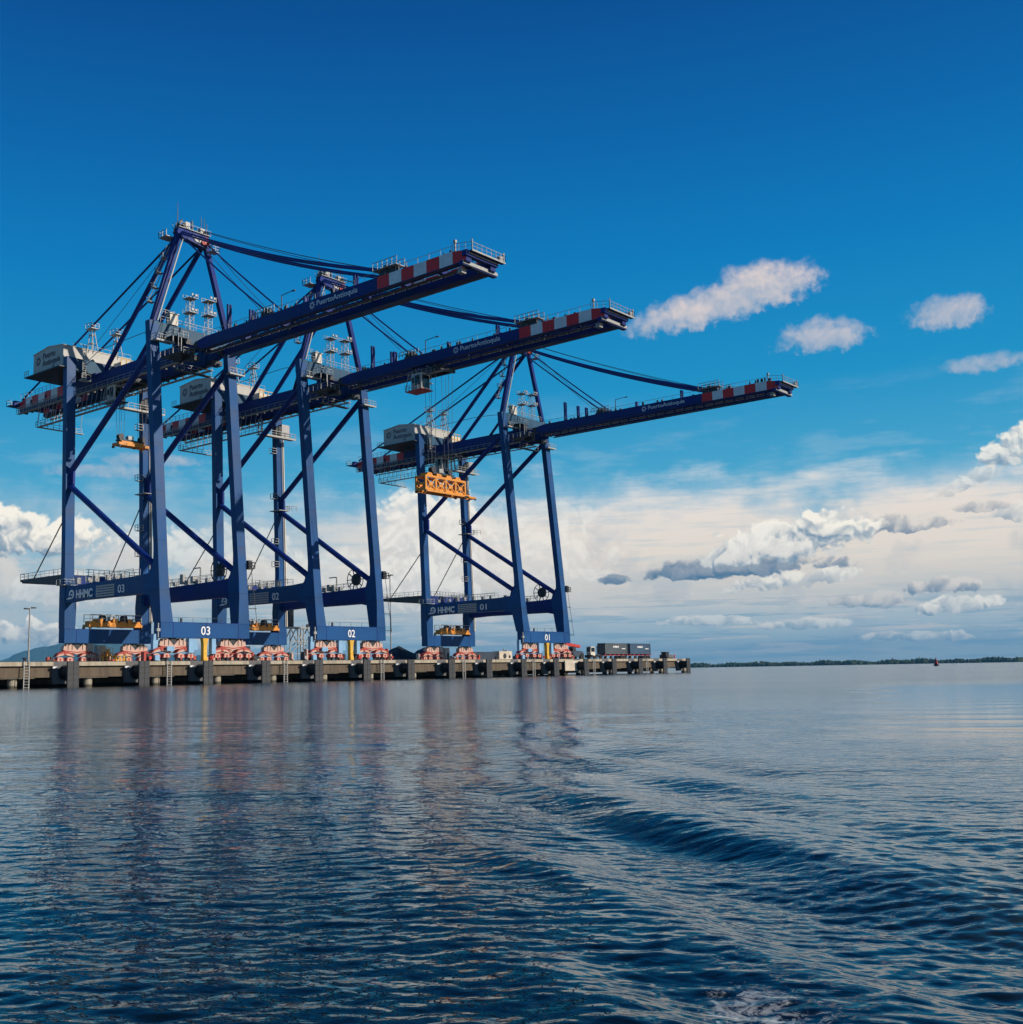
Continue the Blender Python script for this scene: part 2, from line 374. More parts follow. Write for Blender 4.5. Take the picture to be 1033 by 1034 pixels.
def text(body, name, size, m, parent, loc, face, width=None, bold=0.0, thick=0.03, align='LEFT', shear=0.0):
    """lettering standing on a wall that faces 'u' (towards -u) or 'v' (towards +v)"""
    c = bpy.data.curves.new(name, 'FONT'); c.body = body; c.size = size; c.extrude = thick; c.offset = bold; c.align_x = align; c.shear = shear
    o = bpy.data.objects.new(name, c); COL.objects.link(o)
    bpy.context.view_layer.update()
    me = bpy.data.meshes.new_from_object(o.evaluated_get(bpy.context.evaluated_depsgraph_get()))
    bpy.data.objects.remove(o); bpy.data.curves.remove(c)
    xs = [q.co.x for q in me.vertices]; w = max(xs)-min(xs); k = (width/w) if width else 1
    for q in me.vertices:
        x, y, z = q.co.x*k, q.co.y, q.co.z
        q.co = (-z, -x, y) if face == 'u' else (x, -z, y)
    me.materials.clear(); me.materials.append(m); me.name = name
    o = bpy.data.objects.new(name, me); COL.objects.link(o); o.location = P(*loc)
    if parent: o.parent = parent
    return o

# ------------------------------------------------------------------ setting: water
WZ = 0.0
def build_water():
    # one sheet: fine near the viewer's boat, coarse towards the horizon; swell is real displacement
    cx, cy = CAM.x, CAM.y
    az0 = YAW
    a_f = np.linspace(-R(31), R(34), 1050)
    a_c = np.concatenate([np.linspace(R(34), R(180), 60)[1:], np.linspace(-R(180), -R(31), 60)[1:-1]])
    ang = np.concatenate([a_f, a_c]); na = len(ang)
    k = np.linspace(0, 1, 820)
    inv = np.concatenate([1/np.array([0.3, 0.8, 1.5, 2.2]), (1/2.8)*(1-k) + (1/500.0)*k])
    rad = np.concatenate([1/inv, np.geomspace(600, 32000, 26)])
    A, Rr = np.meshgrid(ang, rad)
    X_ = cx + Rr*np.cos(az0 + A); Y_ = cy + Rr*np.sin(az0 + A)
    dr = np.gradient(rad)[:, None]*np.ones_like(A)
    rng = np.random.RandomState(11)
    H = np.zeros_like(X_)
    lx, ly = (X_-cx).astype(np.float32), (Y_-cy).astype(np.float32)
    def wave(lam, direction, amp, ph, env=1.0, sharp=1.0):
        kx, ky = math.cos(direction)*2*math.pi/lam, math.sin(direction)*2*math.pi/lam
        att = np.clip((lam/dr[:, :1] - 2.2)/2.5, 0, 1)
        rows = np.nonzero(att[:, 0] > 0)[0]
        if not len(rows): return
        a_, b_ = rows[0], rows[-1]+1
        p_ = kx*lx[a_:b_] + ky*ly[a_:b_] + ph
        en = env[a_:b_] if isinstance(env, np.ndarray) else env
        s_ = np.sin(p_)
        H[a_:b_] += amp*att[a_:b_]*en*(s_ + 0.22*sharp*(1-2*s_*s_))
    PATCH = [(0.5+0.5*np.sin(lx*rng.uniform(-.5, .5)+ly*rng.uniform(-.5, .5)+rng.rand()*6.3)).astype(np.float32) for _ in range(8)]
    # wind ripples: crests lie across the view, spread in direction
    for i in range(110):
        lam = 0.10*math.exp(rng.rand()**1.3*1.5)
        d = YAW + rng.normal(-0.18, 0.46)
        # slow patches so that no train repeats over the whole surface
        e1 = PATCH[i % 8]
        wave(lam, d, 0.0017*lam*(1.0+0.6*rng.rand()), rng.rand()*6.28, 0.35+0.9*e1)
    # longer lazy chop
    for i in range(10):
        lam = rng.uniform(1.2, 5.0); wave(lam, YAW + rng.normal(-0.3, 0.5), 0.0012*lam, rng.rand()*6.28)
    # wake swell of the boat: crests run outwards to the right of the view, strongest in a band
    fx, fy = math.cos(YAW), math.sin(YAW)
    fwd = lx*fx + ly*fy; rgt = lx*fy - ly*fx
    wk = rgt - 0.9*np.sqrt(np.maximum(fwd, 0))*0.9
    band = np.exp(-((rgt-0.12*fwd-0.8)/ (0.9+0.12*fwd))**2)*np.clip((fwd-2.5)/2, 0, 1)*np.exp(-np.clip(fwd-9, 0, 99)/14)
    for lam, dd, amp in ((1.9, -1.32, .034), (2.7, -1.2, .040), (1.3, -1.22, .014), (1.0, -1.05, .007), (3.6, -1.42, .040)):
        wave(lam, YAW + dd, amp, rng.rand()*6.28, band, 1.3)
    # broken water low on the right
    churn = np.exp(-((rgt-3.6-0.1*fwd)/2.2)**2)*np.exp(-((fwd-6.5)/4.5)**2)
    for i in range(30):
        lam = 0.11*math.exp(rng.rand()*1.3); wave(lam, rng.uniform(0, 6.28), 0.0042*lam, rng.rand()*6.28, churn)
    nr = len(rad)
    co = np.stack([X_, Y_, H + WZ], -1).reshape(-1, 3)
    idx = np.arange(nr*na).reshape(nr, na)
    nxt = np.roll(idx, -1, axis=1)
    q = np.stack([idx[:-1], nxt[:-1], nxt[1:], idx[1:]], -1).reshape(-1, 4)
    cidx = len(co); co = np.vstack([co, [[cx, cy, 0]]])
    tri = np.stack([np.full(na, cidx), nxt[0], idx[0]], -1)
    me = bpy.data.meshes.new('water')
    me.vertices.add(len(co)); me.vertices.foreach_set('co', co.ravel())
    nl = q.size + tri.size
    me.loops.add(nl); me.loops.foreach_set('vertex_index', np.concatenate([q[:, ::-1].ravel(), tri[:, ::-1].ravel()]))
    me.polygons.add(len(q)+len(tri))
    st = np.concatenate([np.arange(len(q))*4, q.size + np.arange(len(tri))*3])
    me.polygons.foreach_set('loop_start', st)
    me.polygons.foreach_set('use_smooth', np.ones(len(st), dtype=bool))
    me.update(calc_edges=True); me.validate()
    if me.polygons[100].normal.z < 0: me.flip_normals()
    m = bpy.data.materials.new('sea_water'); m.use_nodes = True; t = m.node_tree; b = t.nodes['Principled BSDF']
    b.inputs['IOR'].default_value = 1.333; b.inputs['Specular IOR Level'].default_value = 0.7
    tcn = t.nodes.new('ShaderNodeTexCoord')
    mp = t.nodes.new('ShaderNodeMapping'); mp.vector_type = 'POINT'
    mp.inputs['Rotation'].default_value = (0, 0, -YAW); t.links.new(tcn.outputs['Object'], mp.inputs[0])
    s = t.nodes.new('ShaderNodeSeparateXYZ'); t.links.new(mp.outputs[0], s.inputs[0])
    xf, xr = N(t, s.outputs[0]), N(t, s.outputs[1])          # along the view heading / to its left
    c0_ = Vector((cx*math.cos(YAW)+cy*math.sin(YAW), -cx*math.sin(YAW)+cy*math.cos(YAW)))
    fx_, rt_ = xf - c0_.x, (xr - c0_.y)*-1.0
    dist = (fx_*fx_ + rt_*rt_).op('SQRT')
    v1 = comb(t, fx_*1.0 + rt_*0.15, rt_*0.60); v2 = comb(t, fx_*1.0 + rt_*0.1, rt_*0.45, 4.0)
    h = (fbm(t, v1, 5.0, 3, 0.5, 0.5) - 0.5)*0.034 + (fbm(t, v2, 2.4, 3, 0.5, 0.4) - 0.5)*0.014 + (fbm(t, v1, 19.0, 2, 0.5) - 0.5)*0.005
    h = h + (fbm(t, v2, 0.5, 3, 0.5, 0.3) - 0.5)*0.03
    patch = fbm(t, comb(t, fx_*0.5, rt_*1.0), 0.07, 3, 0.5)
    # sheltered smooth water in the distance on the right, ripples dying towards the far shore
    calm = (rt_ - fx_*0.40 + (fbm(t, comb(t, fx_, rt_), 0.25, 3, 0.6) - 0.5)*6.0).ss(-0.8, 1.8)*fx_.ss(16.0, 24.0)*fx_.ss(95.0, 62.0)
    amp = (1.0*patch.ss(0.25, 0.6)*0.45 + 0.55)
    amp = amp*(calm*-0.88 + 1.0)*(dist.ss(4.0, 12.0)*0.55 + 0.35)*(dist.ss(16.0, 60.0)*-0.22 + 1.0)
    bn = t.nodes.new('ShaderNodeBump'); bn.inputs['Distance'].default_value = 1.0
    t.links.new((amp*1.0).s, bn.inputs['Strength']); t.links.new(h.s, bn.inputs['Height']); t.links.new(bn.outputs[0], b.inputs['Normal'])
    t.links.new((dist.ss(16.0, 70.0)*0.12*(calm*-0.8 + 1.0) + 0.025).s, b.inputs['Roughness'])
    # colour: dark harbour water, greener where the wake stirs silt, foam flecks in the broken water
    chz = ((rt_ - fx_*0.2 - 1.2)*0.8).ss(0.0, 1.0)*fx_.ss(22.0, 6.0)
    fl = fbm(t, comb(t, fx_, rt_), 2.4, 4, 0.6).ss(0.42, 0.66)
    col = mixc(t, chz*(fl*0.6 + 0.4), (0.0020, 0.0075, 0.0115), (0.032, 0.046, 0.022))
    fo = fbm(t, comb(t, fx_, rt_), 9.0, 7, 0.75, 1.2)
    spot = ((fx_-4.75)*(fx_-4.75)*3.0 + (rt_-1.45)*(rt_-1.45)*9.0).ss(1.3, 0.0)
    foam = fo.ss(0.63, 0.74)*chz*0.30 + (fo + spot*0.22).ss(0.66, 0.80)*spot.ss(0.0, 0.5)
    foam = foam.sat()
    col = mixc(t, foam*0.8, col, (0.62, 0.62, 0.56))
    t.links.new(col, b.inputs['Base Color'])
    me.materials.append(m)
    o = bpy.data.objects.new('water', me); COL.objects.link(o); struct(o)
build_water()

# ------------------------------------------------------------------ far shore, hills
def ridge(name, az_a, az_b, dist, hfun, thick, m, n=240, base=-2.0):
    vs = []; fs = []
    for i in range(n+1):
        a = R(az_a + (az_b-az_a)*i/n); h = hfun(i/n)
        for dd, hh in ((0, base), (thick*0.25, h*0.62), (thick*0.5, h), (thick, base)):
            r_ = dist + dd; vs.append((CAM.x + r_*math.cos(a), CAM.y + r_*math.sin(a), hh))
    for i in range(n):
        for j in range(3): fs.append((i*4+j, (i+1)*4+j, (i+1)*4+j+1, i*4+j+1))
    me = bpy.data.meshes.new(name); me.from_pydata(vs, [], fs); me.materials.append(m)
    me.polygons.foreach_set('use_smooth', [True]*len(me.polygons))
    o = bpy.data.objects.new(name, me); COL.objects.link(o); return o
FOREST = mat('far_forest', (0.035, 0.060, 0.025), 0.9, var=0.5, scale=0.01)
HILLM = mat('far_hill_forest', (0.045, 0.080, 0.050), 0.9, var=0.4, scale=0.002)
def nz(x, seed=0.0):
    return sum(math.sin(x*f_ + seed*(i+1.7))*a_ for i, (f_, a_) in enumerate(((7, .5), (17, .3), (41, .2), (97, .12))))
def hill(f_):
    x = f_
    return 560*math.exp(-((x-0.53)/0.13)**2) + 330*math.exp(-((x-0.36)/0.12)**2) + 330*math.exp(-((x-0.80)/0.16)**2) + 40*abs(nz(x*3, 2))*math.sin(math.pi*x) + 3
struct(ridge('hills', 68.5, 47.0, 17500, hill, 3000, HILLM, 320))
struct(ridge('far_shore', 45.0, 0.0, 4300, lambda f_: 3.0 + 1.0*abs(nz(f_*9)), 260, FOREST, 300))
def shore_trees():
    vs = []; fs = []; rg = random.Random(5)
    for i in range(5200):
        az = R(rg.uniform(0.0, 31.5)); d = 4300 + rg.uniform(20, 200); f_ = 1-math.degrees(az)/31.5
        clump = 0.55 + 0.45*math.sin(math.degrees(az)*3.1) * math.sin(math.degrees(az)*1.3+1)
        h = rg.uniform(6, 18)*(0.65+0.6*clump); w = rg.uniform(5, 12)
        if rg.random() < 0.04: h *= 1.25; w *= 0.6
        x, y = CAM.x + d*math.cos(az), CAM.y + d*math.sin(az); t = Vector((math.sin(az), -math.cos(az), 0)); rr = Vector((math.cos(az), math.sin(az), 0))
        k = len(vs)
        base = Vector((x, y, -1)); nseg = 6
        for lvl, (hh, ww) in enumerate(((0, .8), (.45, 1.1), (.8, .75))):
            for j in range(nseg):
                a = 2*math.pi*j/nseg; q = rg.uniform(.75, 1.2)
                vs.append(base + t*(math.cos(a)*w*ww*.5*q) + rr*(math.sin(a)*w*ww*.5*q) + Vector((0, 0, (h+1)*hh*rg.uniform(.93, 1.07))))
        vs.append(base + Vector((0, 0, h+1)))
        for l in range(2):
            for j in range(nseg): fs.append((k+l*nseg+j, k+l*nseg+(j+1) % nseg, k+(l+1)*nseg+(j+1) % nseg, k+(l+1)*nseg+j))
        for j in range(nseg): fs.append((k+2*nseg+j, k+2*nseg+(j+1) % nseg, k+3*nseg))
    me = bpy.data.meshes.new('distant_woodland'); me.from_pydata([tuple(q) for q in vs], [], fs); me.materials.append(FOREST)
    o = bpy.data.objects.new('distant_woodland', me); COL.objects.link(o); o['kind'] = 'stuff'
    o['label'] = 'low dark wood along the far shore on the horizon'; o['category'] = 'woodland'
shore_trees()

# ------------------------------------------------------------------ wharf
DZ = 3.9; Q0, Q1 = -150.0, 177.2; VF = 34.0; VB = -42.0
wh = thing('wharf', 'long pale concrete wharf on piles that carries the three blue cranes', 'wharf', P((Q0+Q1)/2*0, 0, 0))
b = MB(); b.box(Q0, Q1, VB, VF, DZ-0.62, DZ); b.build('deck_slab', CONC, wh)
b = MB()
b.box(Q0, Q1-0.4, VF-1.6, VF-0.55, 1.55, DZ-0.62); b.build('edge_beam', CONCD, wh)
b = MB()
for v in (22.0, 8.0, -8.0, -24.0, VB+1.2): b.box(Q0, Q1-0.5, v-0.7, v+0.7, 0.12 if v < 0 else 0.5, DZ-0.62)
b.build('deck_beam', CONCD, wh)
FU = [-20.1 + 12.94*i for i in range(-10, 16)]
FU = [-20.1 + (172.39+20.1)/15*i for i in range(-10, 16)]
rg = random.Random(3); bk = MB()
for i, u in enumerate(FU):
    b = MB(); w = 5.0
    b.box(u+1.1, min(u+8.2, Q1-.6), VF-2.9, VF-0.75, 1.42, 1.80)
    b.build('pile_cap', CONC, wh)
    for v in (VF-1.9,):
        b = MB(); b.disc((u+5.2, v, 0.2), 0.72, 2.6, 'z', 20); b.build('pile', CONC, wh, smooth=False)
    for v in (22, 8):
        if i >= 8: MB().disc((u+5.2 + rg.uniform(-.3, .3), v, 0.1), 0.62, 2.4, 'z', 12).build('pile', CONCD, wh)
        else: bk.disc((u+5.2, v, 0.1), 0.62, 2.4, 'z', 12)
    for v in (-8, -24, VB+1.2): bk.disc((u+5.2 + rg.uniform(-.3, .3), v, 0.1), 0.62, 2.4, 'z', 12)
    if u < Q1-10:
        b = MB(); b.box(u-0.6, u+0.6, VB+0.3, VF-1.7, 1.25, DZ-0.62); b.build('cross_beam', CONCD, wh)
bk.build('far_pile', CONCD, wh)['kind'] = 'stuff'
ORD = ['leftmost', 'second', 'third', 'fourth', 'fifth', 'sixth', 'seventh', 'eighth', 'ninth', 'tenth', 'eleventh', 'twelfth', 'thirteenth', 'fourteenth', 'fifteenth']
def ordinal(k, n):
    if k == n-1: return 'rightmost'
    if k == 0: return 'leftmost'
    if k > n//2: return 'second' + ' from the right' if n-1-k == 1 else ORD[n-1-k] + ' from the right'
    return ORD[k] + ' from the left'
for i, u in enumerate(FU):
    if i < 10: continue
    t = thing('wharf_fender', 'dark panel fender on the wharf face, ' + ordinal(i-10, 16) + ' of the row', 'fender', P(u, VF, 0), 'fenders spaced along the wharf face')
    b = MB(); b.box(-1.9, 0.9, -0.6, 0.02, 0.55, DZ-0.02) if u < Q1-3 else b.box(-1.9, 0.9, -0.6, 0.02, 0.55, DZ-0.02); b.build('fender_block', CONCG, t)
    b = MB(); b.box(-2.2, -1.5, 0.03, 0.35, DZ-1.0, DZ-0.72); b.build('chain_bracket', WHITE, t)
    for z in (2.25,):
        b = MB(); b.disc((0.0, 1.1, z), 0.98, 2.1, 'v', 20); b.disc((0, 0.3, z), 1.15, 0.4, 'v', 20); b.build('rubber_cone', RUBBER, t)
    b = MB(); b.box(-1.0, 1.0, 2.15, 2.5, -0.55, DZ+0.05); b.build('panel', PANELM, t, bevel=0.05)
    b = MB()
    for z in (0.2, 1.1, 2.0, 2.9): b.box(-1.0, 1.0, 2.505, 2.53, z, z+0.04)
    b.box(-0.02, 0.02, 2.506, 2.532, -0.5, DZ); b.build('facing_joint', RUBBER, t)
for i in range(0, 8):
    u = -26.6 + 25.75*i
    t = thing('wharf_ladder', 'pale steel ladder down the wharf face, ' + ordinal(i, 8) + ' of the ladders', 'ladder', P(u, VF+0.25, 0), 'ladders down the wharf face')
    b = MB(); b.bar((-.42, 0, -0.6), (-.42, 0, DZ+.1), .13); b.bar((.42, 0, -0.6), (.42, 0, DZ+.1), .13); b.build('stringer', RAILM, t)
    b = MB()
    for z in np.arange(-0.3, DZ, 0.42): b.bar((-.4, 0, z), (.4, 0, z), .06)
    b.build('rung', RAILM, t)
# crane rails
for v in (0.0 - .67, 30.48 - .67):
    tag(MB().box(Q0+4, Q1-8, v-.08, v+.08, DZ+.003, DZ+.14).build('crane_rail', DARK), 'steel crane rail under the ' + ('landside' if v < 5 else 'waterside') + ' wheels of the cranes', 'rail')
rg = random.Random(9)
for i, u in enumerate(FU[9:-1]):
    t = thing('mooring_bollard', 'small dark bollard on the wharf edge, ' + ordinal(i, 16) + ' of the row', 'bollard', P(u+6.5, VF-.7, DZ), 'mooring bollards along the wharf edge')
    MB().disc((0, 0, 0.25), .22, .5, 'z', 12).build('post', DARK, t); MB().disc((0, 0, 0.56), .36, .16, 'z', 12).build('head', DARK, t)

# ------------------------------------------------------------------ ship-to-shore cranes
G = 30.48; CW = 19.5; WL = 1.95; DL = 1.35; ZS0, ZS1 = 7.93, 10.66
LWS, LLS = 0.085, 0.03
UC = 9.357; NB, FB = 5.98, 12.73; ZB, ZT = 59.29, 61.24; GW = 1.1
def vws(z): return G - LWS*(z-ZS1)
def vls(z): return -LLS*(z-ZS1)
def lattice(b, u, v, z0, z1, w=1.1, t=.09, plats=()):
    for du in (-w/2, w/2):
        for dv in (-w/2, w/2): b.bar((u+du, v+dv, z0), (u+du, v+dv, z1), t)
    n = max(2, int((z1-z0)/1.2)); dz = (z1-z0)/n
    for i in range(n):
        z = z0+i*dz
        for s in (-1, 1):
            b.bar((u-w/2, v+s*w/2, z), (u+w/2, v+s*w/2, z+dz), t*.7); b.bar((u+s*w/2, v-w/2, z), (u+s*w/2, v+w/2, z+dz), t*.7)
            b.bar((u-w/2, v+s*w/2, z), (u+w/2, v+s*w/2, z), t*.7)
def emblem(m, parent, loc, face, r):
    """wheel-like mark of eight petals"""
    b = MB()
    for i in range(8):
        a = math.pi/4*i; c, s = math.cos(a), math.sin(a)
        q = [(0.25, 0), (0.62, .17), (1.0, 0), (0.62, -.17)]
        poly = [(r*(x*c-y*s), r*(x*s+y*c)) for x, y in q]
        b.prism(poly, face, -.015, .015)
    return b.build('emblem', m, parent, P(*loc))
def swoosh(m, parent, loc, h):
    """ring broken on the left with a tail running to the left below it; faces -u"""
    b = MB(); n = 22
    for i in range(n):
        a0 = R(200 - 290*i/n); a1 = R(200 - 290*(i+1)/n); ro, ri = h*.5, h*.29
        b.prism([(ro*math.cos(a0), ro*math.sin(a0)), (ro*math.cos(a1), ro*math.sin(a1)), (ri*math.cos(a1), ri*math.sin(a1)), (ri*math.cos(a0), ri*math.sin(a0))], 'u', -.02, .02)
    b.prism([(-h*1.05, -h*.5), (h*.12, -h*.5), (h*.12, -h*.30), (-h*.5, -h*.30)], 'u', -.02, .02)
    b.prism([(-h*.12, -h*.12), (h*.2, -h*.12), (h*.2, h*.05), (-h*.12, h*.05)], 'u', -.02, .02)
    return b.build('emblem', m, parent, P(*loc))
def bogie(parent, u0, v, ws):
    """travelling gear under one corner: two butterfly plates over four bogies and eight wheels"""
    t = bpy.data.objects.new('travelling_gear', None); COL.objects.link(t); t.parent = parent; t.location = P(u0, v, DZ)
    b = MB()                                             # hatched butterfly plate
    b.prism([(0.25, 2.75), (.45, 3.55), (.8, 3.4), (1.1, 3.9), (1.5, 3.6), (1.9, 3.9), (2.3, 3.65), (3.2, 2.75), (4.1, 3.65), (4.5, 3.9), (4.9, 3.6), (5.3, 3.9), (5.6, 3.4), (5.95, 3.55), (6.15, 2.75), (5.0, 2.35), (4.0, 2.15), (3.2, 1.95), (2.4, 2.15), (1.4, 2.35)], 'v', -.55, .55)
    hp = b.build('hatched_plate', HAZ, t)
    for q in (1.25, 2.1, 4.3, 5.15): MB().prism([(q-.07, 2.75), (q-.11, 3.95), (q+.11, 3.95), (q+.07, 2.75)], 'v', -.57, .57).build('slot', DARK, hp)
    b = MB(); b.prism([(.5, 2.55), (3.2, 2.2), (5.9, 2.55), (5.9, 2.7), (3.2, 2.4), (.5, 2.7)], 'v', -.58, .58); b.build('red_band', BOGIER, hp)
    b = MB(); b.box(2.6, 3.8, -.45, .45, 3.0, 4.03); b.box(.9, 5.5, -.4, .4, 3.1, 3.5); b.build('main_equaliser', DARK, t)
    for c in (.7, 5.7):                                 # rocker: red arch with hatched skirt
        b = MB(); b.prism([(c-2.0, 1.5), (c-1.35, 2.15), (c-.4, 2.5), (c+.4, 2.5), (c+1.35, 2.15), (c+2.0, 1.5), (c+1.2, 1.95), (c, 2.2), (c-1.2, 1.95)], 'v', -.60, .60); b.disc((c, 0, 2.15), .30, 1.36, 'v', 12)
        b.build('rocker', BOGIER, t)
        b = MB(); b.prism([(c-1.9, 1.45), (c-1.2, 1.93), (c, 2.17), (c+1.2, 1.93), (c+1.9, 1.45), (c+1.1, 1.62), (c, 1.85), (c-1.1, 1.62)], 'v', -.58, .58); b.build('hatched_skirt', HAZ, t)
    for c in (-.35, 1.7, 4.7, 6.75):
        b = MB(); b.prism([(c-.78, .75), (c-.62, 1.22), (c-.2, 1.4), (c+.2, 1.4), (c+.62, 1.22), (c+.78, .75), (c+.3, .62), (c-.3, .62)], 'v', -.50, .64); bf = b.build('bogie_frame', HAZ, t)
        b = MB(); b.disc((c, .66, 1.0), .24, .06, 'v', 12)
        b.box(c-.12, c+.12, .60, .68, .3, .9)
        for s in (-1, 1): b.prism([(c+s*.80, .72), (c+s*.62, 1.30), (c+s*.5, 1.18), (c+s*.62, .72)], 'v', -.52, .67)
        b.build('red_edge', BOGIER, bf)
        for s in (-1, 1):
            w = MB(); w.disc((c+s*.42, 0, .48), .36, .42, 'v', 16); w.disc((c+s*.42, .25, .48), .15, .16, 'v', 10); w.build('wheel', DARK, bf)
    b = MB(); b.box(-1.7, -1.2, -.3, .3, .3, 1.0); b.box(7.6, 8.1, -.3, .3, .3, 1.0); b.build('buffer', BOGIER, t)
    return t
def spreader(name, label, group, loc, length, kind, rope_top, parent_v=0):
    """hoisted lifting frame, long side along the quay; origin at the frame's base centre"""
    t = thing(name, label, 'spreader', P(*loc), group)
    L = length/2
    b = MB()
    for v in (-.95, .95): b.box(-L, L, v-.16, v+.16, .1, .62)
    for u in (-L, -L*.45, L*.45, L): b.box(u-.22, u+.22, -1.2, 1.2, .05, .58)
    b.box(-2.6, 2.6, -.8, .8, .2, 1.0)
    b.build('main_frame', ORANGE, t)
    b = MB()
    for u in (-L, L):
        for v in (-1.15, 1.15): b.box(u-.2, u+.2, v-.2, v+.2, -.28, .1)
    b.build('corner_casting', DARK, t)
    top = 1.0
    if kind == 'tall':
        b = MB()
        for v in (-1.15, 1.15):
            b.box(-L, L, v-.17, v+.17, 2.55, 2.95); b.box(-L, L, v-.15, v+.15, -.15, .25)
            n = 4
            for i in range(n+1):
                u = -L + 2*L*i/n; b.box(u-.20, u+.20, v-.16, v+.16, -.1, 2.9)
            for i in range(n):
                u0, u1 = -L+2*L*i/n, -L+2*L*(i+1)/n; um = (u0+u1)/2
                b.bar((u0, v, 2.5), (um, v, 1.35), .2); b.bar((u1, v, 2.5), (um, v, 1.35), .2); b.bar((u0, v, .3), (um, v, 1.35), .2); b.bar((u1, v, .3), (um, v, 1.35), .2)
                b.box(um-.55, um+.55, v-.14, v+.14, 1.0, 1.65)
        for u in (-L, L): b.box(u-.16, u+.16, -1.1, 1.1, 2.6, 2.9); b.box(u-.1, u+.1, -1.1, 1.1, 1.2, 1.6)
        for u in (-L*.72, -L*.25, L*.25, L*.72): b.prism([(u-.9, 2.95), (u-.6, 3.55), (u+.5, 3.55), (u+.9, 2.95)], 'v', -.9, .9)
        b.build('overheight_frame', ORANGE, t); top = 3.5
    b = MB()
    for u in (-2.4, 2.4):
        b.box(u-.55, u+.55, -.75, .75, top, top+.35)
    b.box(-2.9, 2.9, -.35, .35, top+.1, top+.45)
    b.build('headblock', DARK, t)
    for u in (-2.4, 2.4):
        b = MB(); b.disc((u, .35, top+.85), .62, .25, 'v', 18); b.disc((u, -.35, top+.85), .62, .25, 'v', 18); b.build('sheave', DARK, t)
    b = MB(); b.box(-.9, .3, -.5, .5, top+.45, top+1.2); b.build('cable_basket', GALV, t)
    if rope_top:
        b = MB()
        for u in (-2.95, -1.85, 1.85, 2.95):
            for v in (-.35, .35): b.bar((u, v, top+.85), (u*1.05, v*2.6, rope_top-loc[2]), .045)
        b.build('hoist_rope', ROPE, t)
    if kind == 'parked':
        b = MB(); b.rail([(-L, -1.1, 1.0), (L, -1.1, 1.0)], 1.5, 1.9, .1); b.rail([(-L, 1.1, 1.0), (L, 1.1, 1.0)], 1.5, 1.9, .1)
        b.build('guard_frame', GALV, t)
        b = MB()
        for i in range(7):
            u = -L+.7+(2*L-1.4)*i/6; b.box(u-.55, u+.55, -.95, .95, .6, 1.25+.45*(i % 2))
        b.box(-L, L, .9, 1.05, .5, .9); b.build('flipper_housing', ORANGE, t)
    return t

